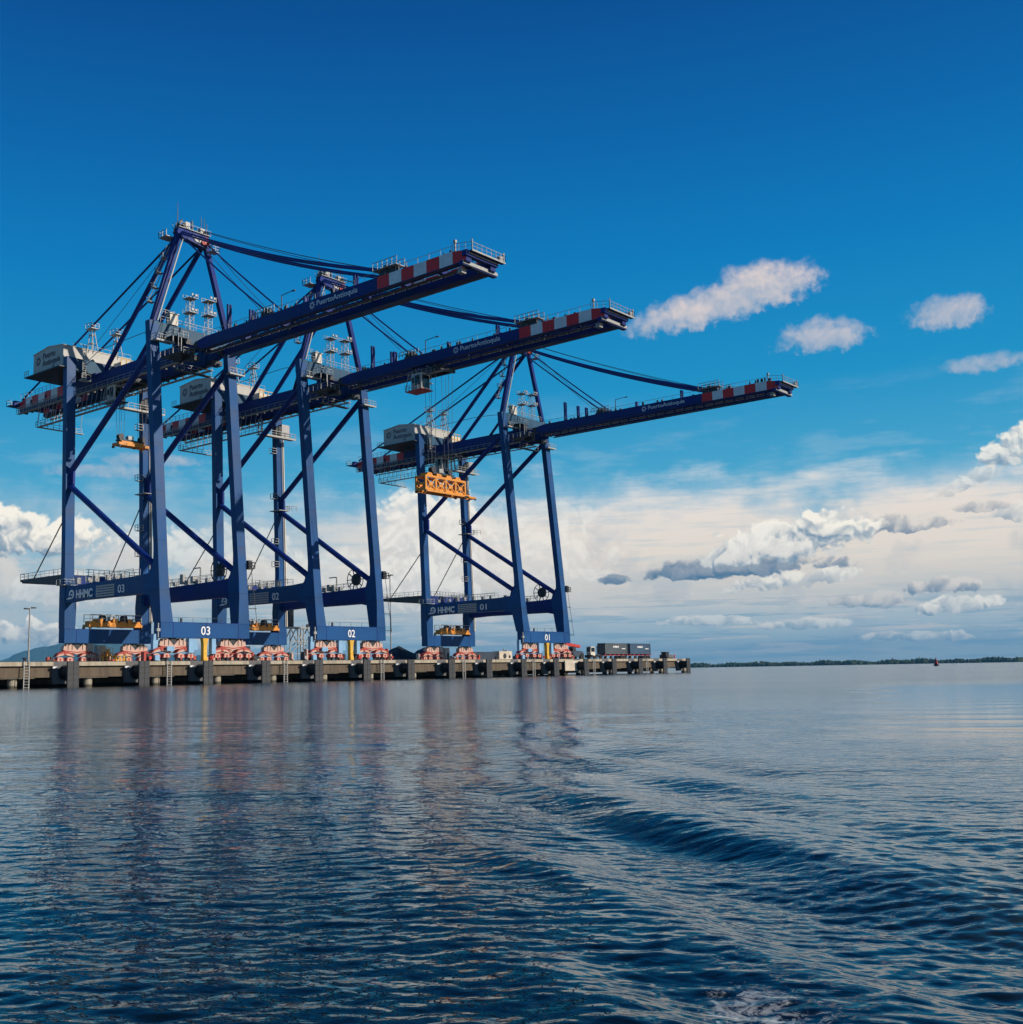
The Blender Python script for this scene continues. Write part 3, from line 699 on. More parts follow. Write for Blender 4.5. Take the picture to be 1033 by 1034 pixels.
def crane(off, num, tv, label):
    c = thing('ship_to_shore_crane', label, 'crane', (off, 0, 0), 'ship-to-shore cranes standing on the wharf')
    # ---- legs
    for s in (0, 1):
        def sec(z, front, dl, extra_in=0.0, extra_back=0.0):
            u0, u1 = 0.0, WL + extra_in
            if s: u0, u1 = CW-WL-extra_in, CW
            return (z, u0, u1, front-dl-extra_back, front)
        w = MB().loft([sec(ZS1-.02, vws(ZS1), DL, .62, .9), sec(15.5, vws(15.5), DL, .12, 1.7), sec(19.0, vws(19), DL, 0.0, 1.9), sec(21.0, vws(21), DL, 0, .25), sec(23.5, vws(23.5), DL, 0, 0), sec(65.0, vws(65), DL)])
        w.build('leg', BLUE, c)
        l = MB().loft([sec(ZS1-.02, vls(ZS1), DL, .35, .75), sec(15.0, vls(15), DL, .55, .65), sec(18.9, vls(18.9), DL, .25, .55), sec(21.0, vls(21), DL, .05, .15), sec(24, vls(24), DL), sec(63.9, vls(63.9), DL)])
        l.build('leg', BLUE, c)
    # plate joints on the legs
    # ---- sill beams
    for (vf, nm) in ((vws(ZS1), 'w'), (0.0, 'l')):
        b = MB(); b.box(-.0, CW, vf-2.0, vf+.03, ZS0, ZS1)
        o = b.build('sill_beam', BLUE, c, bevel=.04)
        if nm == 'w':
            text(num, 'lettering', 2.05, WHITE, o, (8.45, vf+.06, ZS0+.62), 'v', 1.95, bold=.02)
        b = MB()
        for q in (2.6, 9.7, 16.9): b.box(q-.05, q+.05, vf+.035, vf+.07, ZS0+.1, ZS1-.1)
        b.box(.4, CW-.4, vf+.035, vf+.06, ZS1-.10, ZS1-.02); b.build('seam', NAVY, o)
    # ---- portal beams along the crane, near one carries the lettering
    for s in (0, 1):
        u0, u1 = (.12, 1.55) if s == 0 else (CW-1.55, CW-.12)
        b = MB(); b.prism([(vls(17)-.2, 15.5), (5, 15.75), (24.5, 15.75), (vws(16)-2.6, 15.2), (vws(17)-1, 15.4), (vws(17)-1, 19.3), (vws(19)-2.4, 19.3), (23.5, 19.0), (2.5, 18.55), (vls(18)-.2, 18.6)], 'u', u0, u1)
        o = b.build('portal_beam', BLUE if s == 0 else NAVY, c)
        if s == 0:
            swoosh(WHITE, o, (u0-.02, 2.0, 16.95), 1.75)
            text('HHMC', 'lettering', 2.05, WHITE, o, (u0-.06, 3.6, 16.2), 'u', 5.5, bold=.07)
            b = MB()
            for i in range(5): b.box(u0-.05, u0-.01, 10.3, 16.2, 15.95+.45*i, 16.24+.45*i)
            b.box(u0-.045, u0-.01, 10.3, 10.5, 15.95, 18.0); b.box(u0-.045, u0-.01, 16.0, 16.2, 15.95, 18.0); b.build('data_panel', RAILM, o)
            text(num, 'lettering', 2.0, WHITE, o, (u0-.06, 17.3, 16.35), 'u', 2.05, bold=.01)
        b = MB(); uu = u0 if s == 0 else u1
        b.rail([(uu, .2, 19.0), (uu, 22, 19.2)], 1.1, 2.2, .07); b.rail([(u1 if s == 0 else u0, .2, 19.0), (u1 if s == 0 else u0, 22, 19.2)], 1.1, 2.2, .07)
        b.build('railing', RAILM, o)
        # hanging clutter along the beam top
        rg_ = random.Random(int(num)*7+s)
        for i in range(6):
            v = 3.5 + i*3.0 + rg_.uniform(-.8, .8); MB().box((u0+u1)/2-.4, (u0+u1)/2+.4, v-.3, v+.4, 18.9, 19.5+rg_.random()*.7).build('equipment_box', GALV, o)
    # ---- diagonals
    for u in (1.0, CW-1.0):
        node_v = vls(39.4)-.4
        for a, bq, r_ in (((u, node_v, 40.4), (u, vws(59.6)-.9, 59.7), .58), ((u, node_v, 38.3), (u, vws(20.3)-1.4, 19.9), .58)):
            MB().bar(a, bq, 2*r_, 2*r_, 14).build('brace', NAVY, c, smooth=False)
        b = MB(); b.prism([(node_v-.4, 36.9), (node_v+1.7, 38.2), (node_v+1.7, 40.6), (node_v-.4, 41.9)], 'u', u-.22, u+.22); b.build('gusset', NAVY, c)
        b = MB(); b.prism([(vws(20)-1.2, 18.9), (vws(20)-3.6, 19.1), (vws(20)-3.0, 21.0), (vws(20)-1.2, 22.6)], 'u', u-.3, u+.3); b.build('gusset', NAVY, c)
        MB().bar((NB+.5 if u < 5 else FB-.5, 17.0, 61.1), (u, vws(63.5)-.9, 63.3), .7, .7, 8).build('strut', NAVY, c)
    b = MB(); b.box(CW-2.6, CW+.4, -2.9, -.9+1.4, 38.2, 38.35); b.rail([(CW+.4, -2.9, 38.35), (CW+.4, .5, 38.35), (CW-.0, .5, 38.35)], 1.1, 1.2, .08); b.rail([(CW-.2, .5, 38.2), (CW+1.6, 1.6, 38.2)], 1.1, 1.0, .1)
    b.build('brace_platform', RAILM, c)
    # ---- crossbeams that carry the girders
    zl = 61.3
    b = MB(); b.box(0.02, CW-.02, vls(63)-DL+.02, vls(63)-.03, 61.25, 63.85); o = b.build('crossbeam', GREYB, c, bevel=.03)
    b = MB(); b.box(0.02, CW-.02, vws(64)-DL-.02, vws(64)-.05, 62.4, 64.95); o = b.build('crossbeam', GREYB, c, bevel=.03)
    b = MB()                                             # webs down to the girders
    for (v0, v1) in ((-1.8, -.5), (vws(62)-DL, vws(62)-.1)):
        for u in (NB-.2, FB-GW-.1): b.box(u, u+GW+.3, v0, v1, 60.6, 61.4 if v0 < 0 else 62.5)
    b.build('girder_hanger', NAVY, c)
    # ---- fixed girders with red and white rear blocks
    for u in (NB, FB-GW):
        b = MB(); b.box(u, u+GW, -12.56, 27.2, 58.5, 61.2); b.box(u-.12, u+GW+.12, -12.56, 27.2, 58.35, 58.5)
        b.prism([(27.2, 58.5), (31.0, 59.2), (31.0, 60.4), (27.2, 61.2)], 'u', u+.1, u+GW-.1)
        o = b.build('trolley_girder', NAVY, c)
        b = MB(); b.prism([(-12.56, 59.0), (-12.56, 61.2), (-27.5, 61.2), (-30.4, 60.6), (-30.4, 59.0)], 'u', u, u+GW); b.build('striped_girder_end', RWR, c)
        b = MB(); b.box(u-.05, u+GW+.05, -30.3, -12.56, 58.45, 58.98); b.build('lower_flange', NAVY, o)
        b = MB(); b.rail([(u-.5 if u < 8 else u+GW+.5, -30, 57.9), (u-.5 if u < 8 else u+GW+.5, 27, 57.9)], 1.1, 1.9, .07)
        uu = u-.9 if u < 8 else u+GW+.1; b.box(uu, uu+.8, -30, 27, 57.8, 57.9)
        b.build('walkway', GALV, c)
        b = MB(); b.box(u+.3, u+.8, -29.6, 26.5, 58.1, 58.36)
        for i in range(24):
            v = -29.5 + i*2.4; b.box(u-.35, u+GW+.35, v, v+.16, 58.0, 58.4)
        b.build('rail_bracket', DARK, c)
    b = MB()                                             # rear end frame
    b.box(NB-1.2, FB+1.2, -31.3, -30.45, 59.6, 60.9); b.box(NB-1.6, FB+1.6, -33.2, -31.3, 59.9, 60.05)
    b.box(NB, FB, -26, -25.3, 59.2, 60.4); b.box(NB, FB, -20, -19.3, 59.2, 60.4); b.build('end_frame', NAVY, c)
    b = MB(); b.rail([(NB-1.6, -31.3, 60.05), (NB-1.6, -33.2, 60.05), (FB+1.6, -33.2, 60.05), (FB+1.6, -31.3, 60.05)], 1.1, 1.3, .07)
    b.rail([(NB, -30, 61.2), (NB, -16.5, 61.2)], 1.1, 1.5, .07); b.rail([(NB-.9, -30, 58.0), (NB-.9, -14, 58.0)], 1.2, 1.0, .09); b.build('railing', RAILM, c)
    # ---- hung inspection walkway below the rear girders
    b = MB(); b.box(4.6, 5.4, -20.2, 8.5, 53.35, 53.47); b.box(4.6, 15.5, -20.9, -20.1, 53.35, 53.47)
    b.rail([(4.6, -20.2, 53.47), (4.6, 8.5, 53.47)], 1.1, 1.3, .08); b.rail([(15.5, -20.9, 53.47), (4.6, -20.9, 53.47), (4.6, -20.2, 53.47)], 1.1, 1.3, .08)
    for i in range(18): 
        v = -20 + i*1.65; b.bar((4.6, v, 54.5), (5.2, v, 58.0), .07)
    for i in range(7): b.bar((5+i*1.7, -20.9, 54.5), (5+i*1.7, -20.4, 58.4), .09)
    b.build('inspection_walkway', GALV, c)
    # ---- boom
    tipv = 94.078; s0v = tipv-7*2.4992
    for u in (NB, FB-GW):
        b = MB(); b.prism([(31.9, 60.9), (34.2, ZT+.02), (s0v, ZT), (s0v, ZB), (33.4, ZB), (31.9, 59.6)], 'u', u, u+GW)
        o = b.build('boom_girder', NAVY, c)
        b = MB(); b.prism([(s0v, ZB), (s0v, ZT), (tipv-2.6, ZT), (tipv, ZT-.42), (tipv, ZB)], 'u', u+(0 if u < 8 else .004), u+GW-(.004 if u < 8 else 0)); se = b.build('striped_boom_end', RWB, c)
        b = MB(); x0, x1 = ((u+GW-.003, u+GW+.03) if u < 8 else (u-.03, u+.003)); b.box(x0, x1, s0v-.0, tipv-.02, ZB+.02, ZT-.46); b.build('inner_plate', NAVY, se)
        MB().box(u-.03, u+GW+.03, tipv+.003, tipv+.05, ZB-.05, ZT-.40).build('end_plate', NAVY, se)
        b = MB(); b.box(u-.06, u+GW+.06, 33.4, tipv-.1, ZB-.14, ZB-.005); b.build('lower_flange', NAVY, o)
        if u < 8:
            b = MB(); ii = u+GW+.14
            b.box(ii, ii+.8, 32, tipv-.4, ZB-.50, ZB-.44); b.build('boom_walkway', DARK, c)
            b = MB(); k_ = 0; v = 33.0  # white dashes stand in for light catching the walkway edge
            while v < tipv-3:
                b.box(ii+.80, ii+.84, v, v+1.95, ZB-.60, ZB-.12); v += 2.4
            b.box(ii+.82, ii+.86, 33.0, tipv-3, ZB-.40, ZB-.34); b.build('lit_dash_plate', WHITE, c)
            b = MB(); b.rail([(ii+.8, 32, ZB-.44), (ii+.8, tipv-.4, ZB-.44)], 1.0, 2.4, .06, False); b.build('railing', DARK, c)
        else:
            b = MB(); b.box(u+GW+.1, u+GW+.9, 32, tipv-.4, ZB-.05, ZB+.03); b.build('boom_walkway', DARK, c)
        b = MB(); oo = u+.08 if u < 8 else u+GW-.08
        b.rail([(oo, 34, ZT), (oo, tipv-2.6, ZT)], .85, 2.2, .06, False); b.build('railing', RAILM, c)
        if u < 8:
            emblem(WHITE, o, (u-.02, 62.1, 60.27), 'u', .72)
            text('PuertoAntioquia', 'lettering', 1.28, WHITE, o, (u-.03, 63.1, 59.95), 'u', 9.2, bold=.005)
    b = MB()
    for v in (40, 50.5, 61, 70, 78.5, 86): b.box(NB+GW, FB-GW, v-.35, v+.35, ZT-.9, ZT-.1)
    b.build('boom_tie', NAVY, c)
    # boom tip: end beams, catwalks and buffers
    b = MB(); b.box(NB-.3, FB+.3, tipv-.5, tipv+.35, ZT-1.3, ZT-.45); b.box(NB+.1, FB+1.1, tipv+.35, tipv+1.0, ZT-.72, ZT-.60); b.box(NB-.2, FB+1.0, tipv-1.2, tipv-.5, ZB-.5, ZB+.1); b.build('tip_beam', NAVY, c)
    b = MB(); b.box(NB+.1, FB+1.1, tipv+1.0, tipv+1.12, ZT-.8, ZT-.55); b.box(NB-.2, FB+1.0, tipv-.5, tipv-.35, ZB-.35, ZB+.15); b.box(NB+.1, FB+.2, tipv+.36, tipv+.45, ZT-1.0, ZT-.8)
    b.box(NB+.8, NB+1.8, tipv-2.3, tipv-1.5, ZB-1.2, ZB-.5); b.build('tip_trim', RAILM, c)
    b = MB(); b.rail([(NB+.1, tipv-2.6, ZT), (NB+.1, tipv+1.05, ZT-.6), (FB+1.1, tipv+1.05, ZT-.6), (FB+1.1, tipv-2.5, ZT-.3)], 1.15, 1.1, .06)
    b.bar((NB+.3, tipv-2.2, ZT-.1), (NB+.3, tipv-2.2, ZT+1.6), .2); b.bar((FB+.9, tipv+.9, ZT-.6), (FB+.9, tipv+.9, ZT+.9), .2); b.bar((NB+.2, tipv+1.0, ZT-.6), (NB+.2, tipv+1.0, ZT+1.0), .14)
    b.box(FB+.0, FB+.8, tipv+.4, tipv+.9, ZT-.6, ZT+.3); b.box(NB+.1, NB+.5, tipv-2.4, tipv-2.0, ZT+1.3, ZT+1.7); b.build('railing', GALV, c)
    # ---- hinge bay
    b = MB()
    for u in (NB+.2, FB-GW-.2):
        b.box(u, u+1.3, 26.6, 28.2, 61.3, 62.3); b.disc((u+.6, 31.6, 60.2), .75, 1.5, 'u', 14); b.box(u-.5, u+1.8, 28.3, 30.0, 58.0, 58.9)
    b.box(NB-1.6, FB+1.6, 26.7, 27.1, 61.2, 61.9); b.box(NB-1.2, NB-.2, 29, 31.5, 57.5, 59.6)
    b.build('hinge_machinery', DARK, c)
    b = MB()
    b.box(2.6, NB-.1, 26.2, 29.5, 61.75, 61.85); b.box(2.2, NB-.2, 26.2, 31.5, 58.2, 58.3); b.box(NB-1, FB, 26.3, 27.5, 56.4, 56.5); b.build('hinge_floor', DARK, c); b = MB()
    b.rail([(2.6, 26.2, 61.85), (2.6, 29.5, 61.85), (NB-.1, 29.5, 61.85)], 1.1, 1.2, .07)
    b.rail([(2.2, 26.2, 58.3), (2.2, 31.5, 58.3), (NB-.3, 31.5, 58.3)], 1.1, 1.2, .07)
    b.rail([(NB-1, 27.5, 56.5), (FB, 27.5, 56.5)], 1.1, 1.6, .06)
    for q in ((2.6, 29.4), (4.4, 29.4), (2.3, 31.4)): b.bar((q[0], q[1], 58.3), (q[0], q[1], 61.8), .12)
    b.build('hinge_platform', GALV, c)
    b = MB(); b.box(.2, 4.2, vws(60)+.02, vws(60)+1.3, 61.0, 61.12); b.box(.2, 4.2, vws(60)+1.3, vws(60)+1.42, 60.9, 61.25); b.rail([(.2, vws(60)+.1, 61.1), (.2, vws(60)+1.3, 61.1), (4.2, vws(60)+1.3, 61.1)], 1.1, 1.0, .08)
    b.box(CW-2.6, CW+1.0, vws(58)+.02, vws(58)+1.2, 57.9, 58.02); b.box(CW-2.6, CW+1.0, vws(58)+1.2, vws(58)+1.3, 57.8, 58.1); b.rail([(CW-2.6, vws(58)+1.2, 58.0), (CW+1.0, vws(58)+1.2, 58.0)], 1.1, 1.0, .08)
    b.build('leg_top_platform', RAILM, c)
    b = MB(); b.box(4.2, 6.0, 24.9, 26.2, 64.97, 67.0); b.box(4.0, 6.2, 24.7, 26.4, 67.0, 67.15); o = b.build('electrical_cabin', CREAM, c); MB().box(4.1, 4.19, 25.1, 26.0, 65.6, 66.6).build('window', GLASSM, o)
    b = MB(); b.rail([(3.6, 24.6, 67.15), (6.4, 24.6, 67.15)], .9, .8, .07); b.rail([(2.2, 26.1, 64.97), (CW-3, 26.1, 64.97)], 1.1, 1.6, .07); b.build('railing', RAILM, c)
    # floodlight towers on the waterside crossbeam
    for u, zt in ((9.2, 71.0), (13.5, 71.4)):
        b = MB(); lattice(b, u, 25.4, 64.97, zt, 1.05, .075)
        for z in (zt-2.8, zt):
            b.box(u-.95, u+.95, 24.5, 26.6, z, z+.1); b.rail([(u-.95, 24.5, z), (u+.95, 24.5, z), (u+.95, 26.6, z)], .9, 1, .07)
        b.build('floodlight_tower', GALV, c)
        b = MB()
        for z in (zt-2.6, zt+.25):
            for du in (-.6, .2): b.box(u+du, u+du+.45, 26.6, 26.8, z+.1, z+.5)
        b.build('floodlight', GALV, c)
    # ---- A frame
    an, af = (UC-3.03), (UC+3.03); AV, AZ = 25.6, 82.9
    for u, ua, s in ((1.0, an, 1), (CW-1.0, af, -1)):
        MB().bar((u, vws(65)-.7, 64.6), (ua, AV, AZ), .85, .95, 4).build('mast_leg', NAVY, c)
        MB().bar((NB+.5 if s == 1 else FB-.5, 1.7, 61.4), (ua-.1*s, AV-.8, AZ-.4), .95, .95, 12).build('mast_leg', NAVY, c)
        e = (NB+.5 if s == 1 else FB-.5, -30.2, 61.2)
        MB().bar((ua, AV-.9, AZ-.5), e, .42, .42, 8).build('backstay', NAVY, c)
        MB().bar((ua, vws(65)-.8+.2*0, 64.0), (ua, vws(65)-.8, 65.0), .4, .4, 8).build('stub', NAVY, c) if False else None
    # inclined ladder with landings beside the near mast leg
    b = MB()
    for i in range(4):
        f_ = (.22, .38, .55, .72)[i]; z = 65+ (AZ-65)*f_; u = 1.6+(an-1.0)*f_; v = vws(65)-.7 + (AV-vws(65)+.7)*f_
        b.box(u-1.9, u-.6, v-1.9, v-.8, z, z+.09); b.rail([(u-1.9, v-.8, z+.09), (u-1.9, v-1.9, z+.09), (u-.6, v-1.9, z+.09)], .9, .9, .07)
        b.bar((u-1.2, v-1.5, z), (u-.3, v-.9, z+2.6), .12); b.bar((u-1.8, v-1.5, z), (u-.9, v-.9, z+2.6), .12)
    b.build('mast_stair', GALV, c)
    b = MB(); b.bar((1.75, vws(65)-.05, 65.2), (an+.6, AV+.62, AZ-.5), .22); b.build('mast_ladder', RAILM, c)
    b = MB()
    b.prism([(an-.8, 83.0), (an-.4, 84.2), (an+1.2, 84.3), (af-.2, 83.9), (af+.7, 83.3), (af+.7, 82.0), (af-.6, 81.5), (an+1.2, 82.2), (an, 82.0)], 'v', AV-.7, AV+.7)
    b.build('mast_head', NAVY, c)
    b = MB(); b.prism([(an+2.2, 83.3), (af-.3, 83.1), (af-.9, 82.0), (an+3.4, 82.2)], 'v', AV+.71, AV+.85); b.build('head_plate', GALV, c)
    b = MB(); b.disc((af-.4, AV+1.0, 82.7), .75, .5, 'v', 16); b.disc((af-1.0, AV+.9, 82.4), .5, .5, 'v', 14); b.build('head_sheave', RED, c)
    for du in (an-.2, an+.7, af-.6, af+.2):
        MB().disc((du, AV, 84.2), .8, .3, 'u', 18).build('head_sheave', DARK, c)
    b = MB(); b.box(an-2.2, an+.2, AV-3.2, AV-.8, 82.3, 82.42); b.rail([(an-2.2, AV-.8, 82.4), (an-2.2, AV-3.2, 82.4), (an+.2, AV-3.2, 82.4)], 1.1, 1.1, .09)
    b.box(an-.6, af+.6, AV-1.0, AV+1.0, 84.0, 84.1); b.rail([(an-.6, AV-1.0, 84.1), (an-.6, AV+1.0, 84.1), (af+.6, AV+1.0, 84.1)], .9, 1.1, .05)
    b.box(af-.3, af+1.6, AV+.9, AV+2.4, 80.6, 80.7); b.rail([(af+1.6, AV+.9, 80.7), (af+1.6, AV+2.4, 80.7), (af-.3, AV+2.4, 80.7)], 1.0, .9, .08)
    b.box(af-1.4, af-.4, AV-.5, AV+.5, 84.4, 85.3); b.box(an+1.2, an+2.2, AV-.5, AV+.5, 84.4, 85.6)
    b.build('head_platform', GALV, c)
    b = MB()
    for u, h in ((an-.3, 3.0), (af-.9, 3.4), (af-.2, 3.2), (af+.4, 2.4), (an+3, 2.1)): b.bar((u, AV, 84.3), (u, AV, 84.3+h), .10 if h > 2.2 else .25)
    b.bar((an-.3, AV, 87), (an-.3, AV, 89), .05); b.bar((an-.9, AV-.3, 83), (an+.9, AV-.3, 86), .35); b.build('aerial', DARK, c)
    # ---- forestays
    def sagline(a, e, sag, n=10):
        a, e = Vector(a), Vector(e); pts = []
        for i in range(n+1):
            f_ = i/n; q = a.lerp(e, f_); q.z -= sag*4*f_*(1-f_); pts.append(tuple(q))
        return pts
    for ua, ub in ((an, NB+.5), (af, FB-.5)):
        for dz_, du in ((.35, .22), (-.35, -.22)):
            MB().tube(sagline((ua+du, AV+.8, AZ+.1+dz_*.6), (ub+du, 78.4, 61.9+dz_*.5), 1.15), .17, 6).build('forestay', NAVY, c)
        MB().tube(sagline((ua, AV+.8, AZ-.6), (ub, 50.3, 62.2), .25), .16, 6).build('forestay', NAVY, c)
    b = MB()
    for ua in (an+1.2, an+1.6, af-1.0): b.tube(sagline((ua, AV, 85.0), (ua, 77.0, 62.6), .7, 8), .045, 4)
    for ua in (an+2.0, af-1.6): b.tube(sagline((ua, AV, 84.9), (ua, 48, 62.4), .5, 6), .035, 4)
    b.tube([(an+1.2, AV-.6, 83.8), (an+1.2, -6, 66.8)], .035, 4)
    b.tube([(NB+2, -3, 66.9), (NB+2, 12, 67.2), (NB+2.2, 24, 66.2)], .05, 4)
    b.build('boom_hoist_rope', ROPE, c)
    # clusters where the stays meet the boom, and stay rests
    for u in (NB+.55, FB-.55):
        b = MB(); b.prism([(48.8, ZT), (49.7, 62.4), (51.2, 62.5), (52.4, ZT)], 'u', u-.35, u+.35); b.disc((u, 50.3, 62.2), .45, .9, 'u', 12)
        b.prism([(76.6, ZT), (77.6, 62.6), (79.2, 62.6), (80.6, ZT)], 'u', u-.4, u+.4); b.disc((u, 78.3, 62.2), .55, 1.0, 'u', 12); b.build('stay_anchor', DARK, c)
        b = MB(); b.rail([(u-.9, 76, ZT+1.0), (u-.9, 81, ZT+1.0)], 1.2, 1.0, .09); b.rail([(u+.9, 76, ZT+1.0), (u+.9, 81, ZT+1.0)], 1.2, 1.0, .09); b.box(u-1, u+1, 76, 81, ZT+.9, ZT+1.0)
        b.rail([(u-.7, 48, ZT+.3), (u-.7, 53, ZT+.3)], 1.1, .9, .09); b.build('railing', GALV, c)
        for v, zt in ((40.3, 65.8), (46.3, 63.4), (71.5, 63.0), (60.0, 62.4)):
            b = MB(); b.box(u-.42, u-.2, v-.2, v+.2, ZT, zt); b.box(u+.2, u+.42, v-.2, v+.2, ZT, zt); b.box(u-.3, u+.3, v-.12, v+.12, ZT+.2, ZT+(zt-ZT)*.75); b.build('stay_rest', NAVY, c)
    b = MB(); b.bar((NB+.1, 54.6, ZT), (NB+.1, 54.6, 63.8), .12); b.bar((NB+.1, 54.6, 63.8), (NB+.1, 57.8, 64.0), .10); b.box(NB-.1, NB+.3, 57.2, 57.9, 63.85, 63.98)
    b.build('boom_lamp', DARK, c)
    b = MB()
    rg_ = random.Random(4+int(num))
    for i in range(46):
        v = rg_.uniform(35, 92); u = rg_.choice((NB+.3, NB+.8, FB-.5)); b.box(u-.12, u+.12, v, v+rg_.uniform(.15, .5), ZT, ZT+rg_.uniform(.3, .8))
    b.build('boom_fittings', DARK, c)
    b = MB(); b.bar((NB-.35, 56.8, ZB-.2), (NB-.35, 56.8, ZB-1.4), .06); b.box(NB-.5, NB-.2, 56.6, 57.0, ZB-1.9, ZB-1.4); b.build('hanging_lamp', DARK, c)
    # ---- machinery house on the landside end
    h0, h1, hv0, hv1, hz0, hz1 = 0.0, 15.4, -14.3, -3.0, 62.0, 66.55
    b = MB(); b.prism([(hv0, hz0), (hv0, hz1), (-8.4, hz1+.62), (hv1, hz1), (hv1, hz0)], 'u', h0, h1); ho = b.build('machinery_house', HOUSEM, c)
    MB().prism([(hv0-.12, hz1-.08), (hv0-.12, hz1+.06), (-8.4, hz1+.72), (hv1+.12, hz1+.06), (hv1+.12, hz1-.08), (-8.4, hz1+.58)], 'u', h0-.15, h1+.15).build('roof', CREAM, ho)
    emblem(INK, ho, (h0-.03, -12.4, 64.9), 'u', 1.05)
    text('Puerto', 'lettering', 1.75, INK, ho, (h0-.04, -10.7, 65.0), 'u', 4.6)
    text('Antioquia', 'lettering', 1.75, INK, ho, (h0-.04, -10.7, 63.5), 'u', 6.6)
    MB().prism([(-7.0, 62.7), (-6.7, 63.25), (-6.4, 62.7)], 'u', -.05, -.01).build('sign', INK, ho)
    b = MB(); b.box(h0-1.3, h1+.5, hv0-1.2, hv1+.9, 61.75, 61.95); b.build('house_floor', DARK, ho)
    b = MB(); b.rail([(h0-1.3, hv0-1.2, 61.95), (h0-1.3, hv0+.4, 61.95)], 1.1, .8, .08); b.rail([(2.2, hv1+.85, 61.95), (h1, hv1+.85, 61.95)], 1.1, 1.5, .08)
    b.rail([(2, hv1+.2, hz1+.1), (h1, hv1+.2, hz1+.1)], .7, 1.6, .06, False)
    b.bar((2.6, -.1, 59.2), (2.6, -.1, 66.5), .1); b.bar((3.3, -.1, 59.2), (3.3, -.1, 66.5), .1)
    for z in np.arange(59.4, 66.4, .45): b.bar((2.6, -.1, z), (3.3, -.1, z), .1)
    b.box(2.0, 4.0, -.6, .6, 59.0, 59.2); b.rail([(2.0, .6, 59.2), (4.0, .6, 59.2)], 1.1, .9, .08)
    b.build('railing', RAILM, ho)
    b = MB(); b.box(6.2, 7.6, hv1+.01, hv1+.6, 62.2, 64.6); b.box(9.2, 10.6, hv1+.01, hv1+.5, 62.2, 64.2); b.build('cooling_unit', GALV, ho)
    b = MB(); b.box(10.8, 14.6, hv1+1.0, hv1+3.6, 62.0, 64.4); b.build('drive_cover', CREAM, c)
    b = MB(); b.rail([(10.8, hv1+3.7, 62.0), (14.6, hv1+3.7, 62.0)], 3.0, 1.3, .12); b.build('guard_rail', YELLOW, c)
    # posts that hold the backstays above the house
    for u in (NB+.5, FB-.5):
        b = MB(); 
        for du, dv in ((-.55, -.5), (.55, -.5), (-.55, .5), (.55, .5)): b.bar((u+du, -3.0+dv*2.2, 66.4), (u+du*.3, -3.3+dv*.4, 71.8), .13)
        for z in (68, 69.7): b.box(u-.45, u+.45, -3.8, -2.7, z, z+.1)
        b.box(u-.9, u+.9, -4.3, -2.2, 71.0, 71.12); b.rail([(u-.9, -4.3, 71.1), (u-.9, -2.2, 71.1), (u+.9, -2.2, 71.1)], 1.0, 1.0, .09); b.build('stay_post', GALV, c)
    # ---- landing platform out behind the landside legs
    b = MB(); b.prism([(-17.3, 20.9), (-17.3, 20.55), (-2.5, 19.0), (-1.3, 19.0), (-1.3, 20.9)], 'u', .2, .6); b.prism([(-17.3, 20.9), (-17.3, 20.55), (-2.5, 19.0), (-1.3, 19.0), (-1.3, 20.9)], 'u', CW-.6, CW-.2)
    for v in (-17.3, -13.5, -9.5, -5.5, -1.6): b.box(.6, CW-.6, v, v+.25, 20.3, 20.9)
    b.box(.2, CW-.2, -17.3, -1.3, 20.9, 21.0); lp = b.build('laydown_platform', DARK, c)
    b = MB(); b.rail([(.2, -1.6, 21.0), (.2, -17.3, 21.0), (CW-.2, -17.3, 21.0), (CW-.2, -1.6, 21.0)], 1.1, 1.6, .08); b.rail([(2.2, -1.3, 21.0), (CW-2.2, -1.3, 21.0)], 1.2, 1.2, .1)
    b.build('railing', RAILM, lp)
    b = MB(); b.box(2.2, CW-2.2, -1.0, -.5, 18.9, 20.8)
    b.build('landing_beam', NAVY, c)
    b = MB(); b.box(-.6, 2.0, .05, 1.0, 18.75, 18.87); b.box(-.9, .0, -1.8, .9, 18.75, 18.87); b.rail([(-.9, -1.8, 18.9), (-.9, .9, 18.9), (1.9, 1.0, 18.9)], 1.0, 1.2, .08); b.build('leg_platform', RAILM, c)
    MB().bar((1.0, vls(33)-1.0, 33.0), (1.0, -13.5, 21.0), .24, .24, 8).build('platform_stay', DARK, c)
    MB().bar((CW-1.0, vls(38)-1.0, 37.5), (CW-1.0, -14.2, 21.0), .24, .24, 8).build('platform_stay', DARK, c)
    # ---- lift rail, balconies and lift house on the far landside leg
    b = MB(); b.bar((CW-.05, .12, 12), (CW-.05, .12-LLS*40, 55), .22); b.bar((CW-.5, .2, 12), (CW-.5, .2-LLS*40, 55), .10); b.build('lift_rail', CREAM, c)
    b = MB()
    for z in (26.5, 31.7, 42.0, 52.6): 
        v = vls(z); b.box(CW-WL-1.3, CW-WL, v-.9, v+.1, z-1.1, z-1.0); b.rail([(CW-WL, v+.1, z-1), (CW-WL-1.3, v+.1, z-1), (CW-WL-1.3, v-.9, z-1)], 1.1, 1.0, .1)
    b.build('balcony', GALV, c)
    b = MB(); b.box(10.5, CW+1.3, -.1, 1.7, 54.7, 54.82); b.box(10.5, CW+1.3, 1.7, 1.82, 54.55, 54.95); b.rail([(10.5, 1.7, 54.9), (CW+1.3, 1.7, 54.9)], 1.1, 1.5, .1); b.bar((11.0, 1.6, 54.7), (11.0, 1.2, 58.4), .25); b.bar((11, .2, 54.7), (11, .2, 58.4), .25); b.build('cabin_landing', RAILM, c)
    b = MB(); b.box(CW-2.6, CW-.3, -.0, 1.4, 54.85, 57.9); b.build('lift_house', GALV, c)
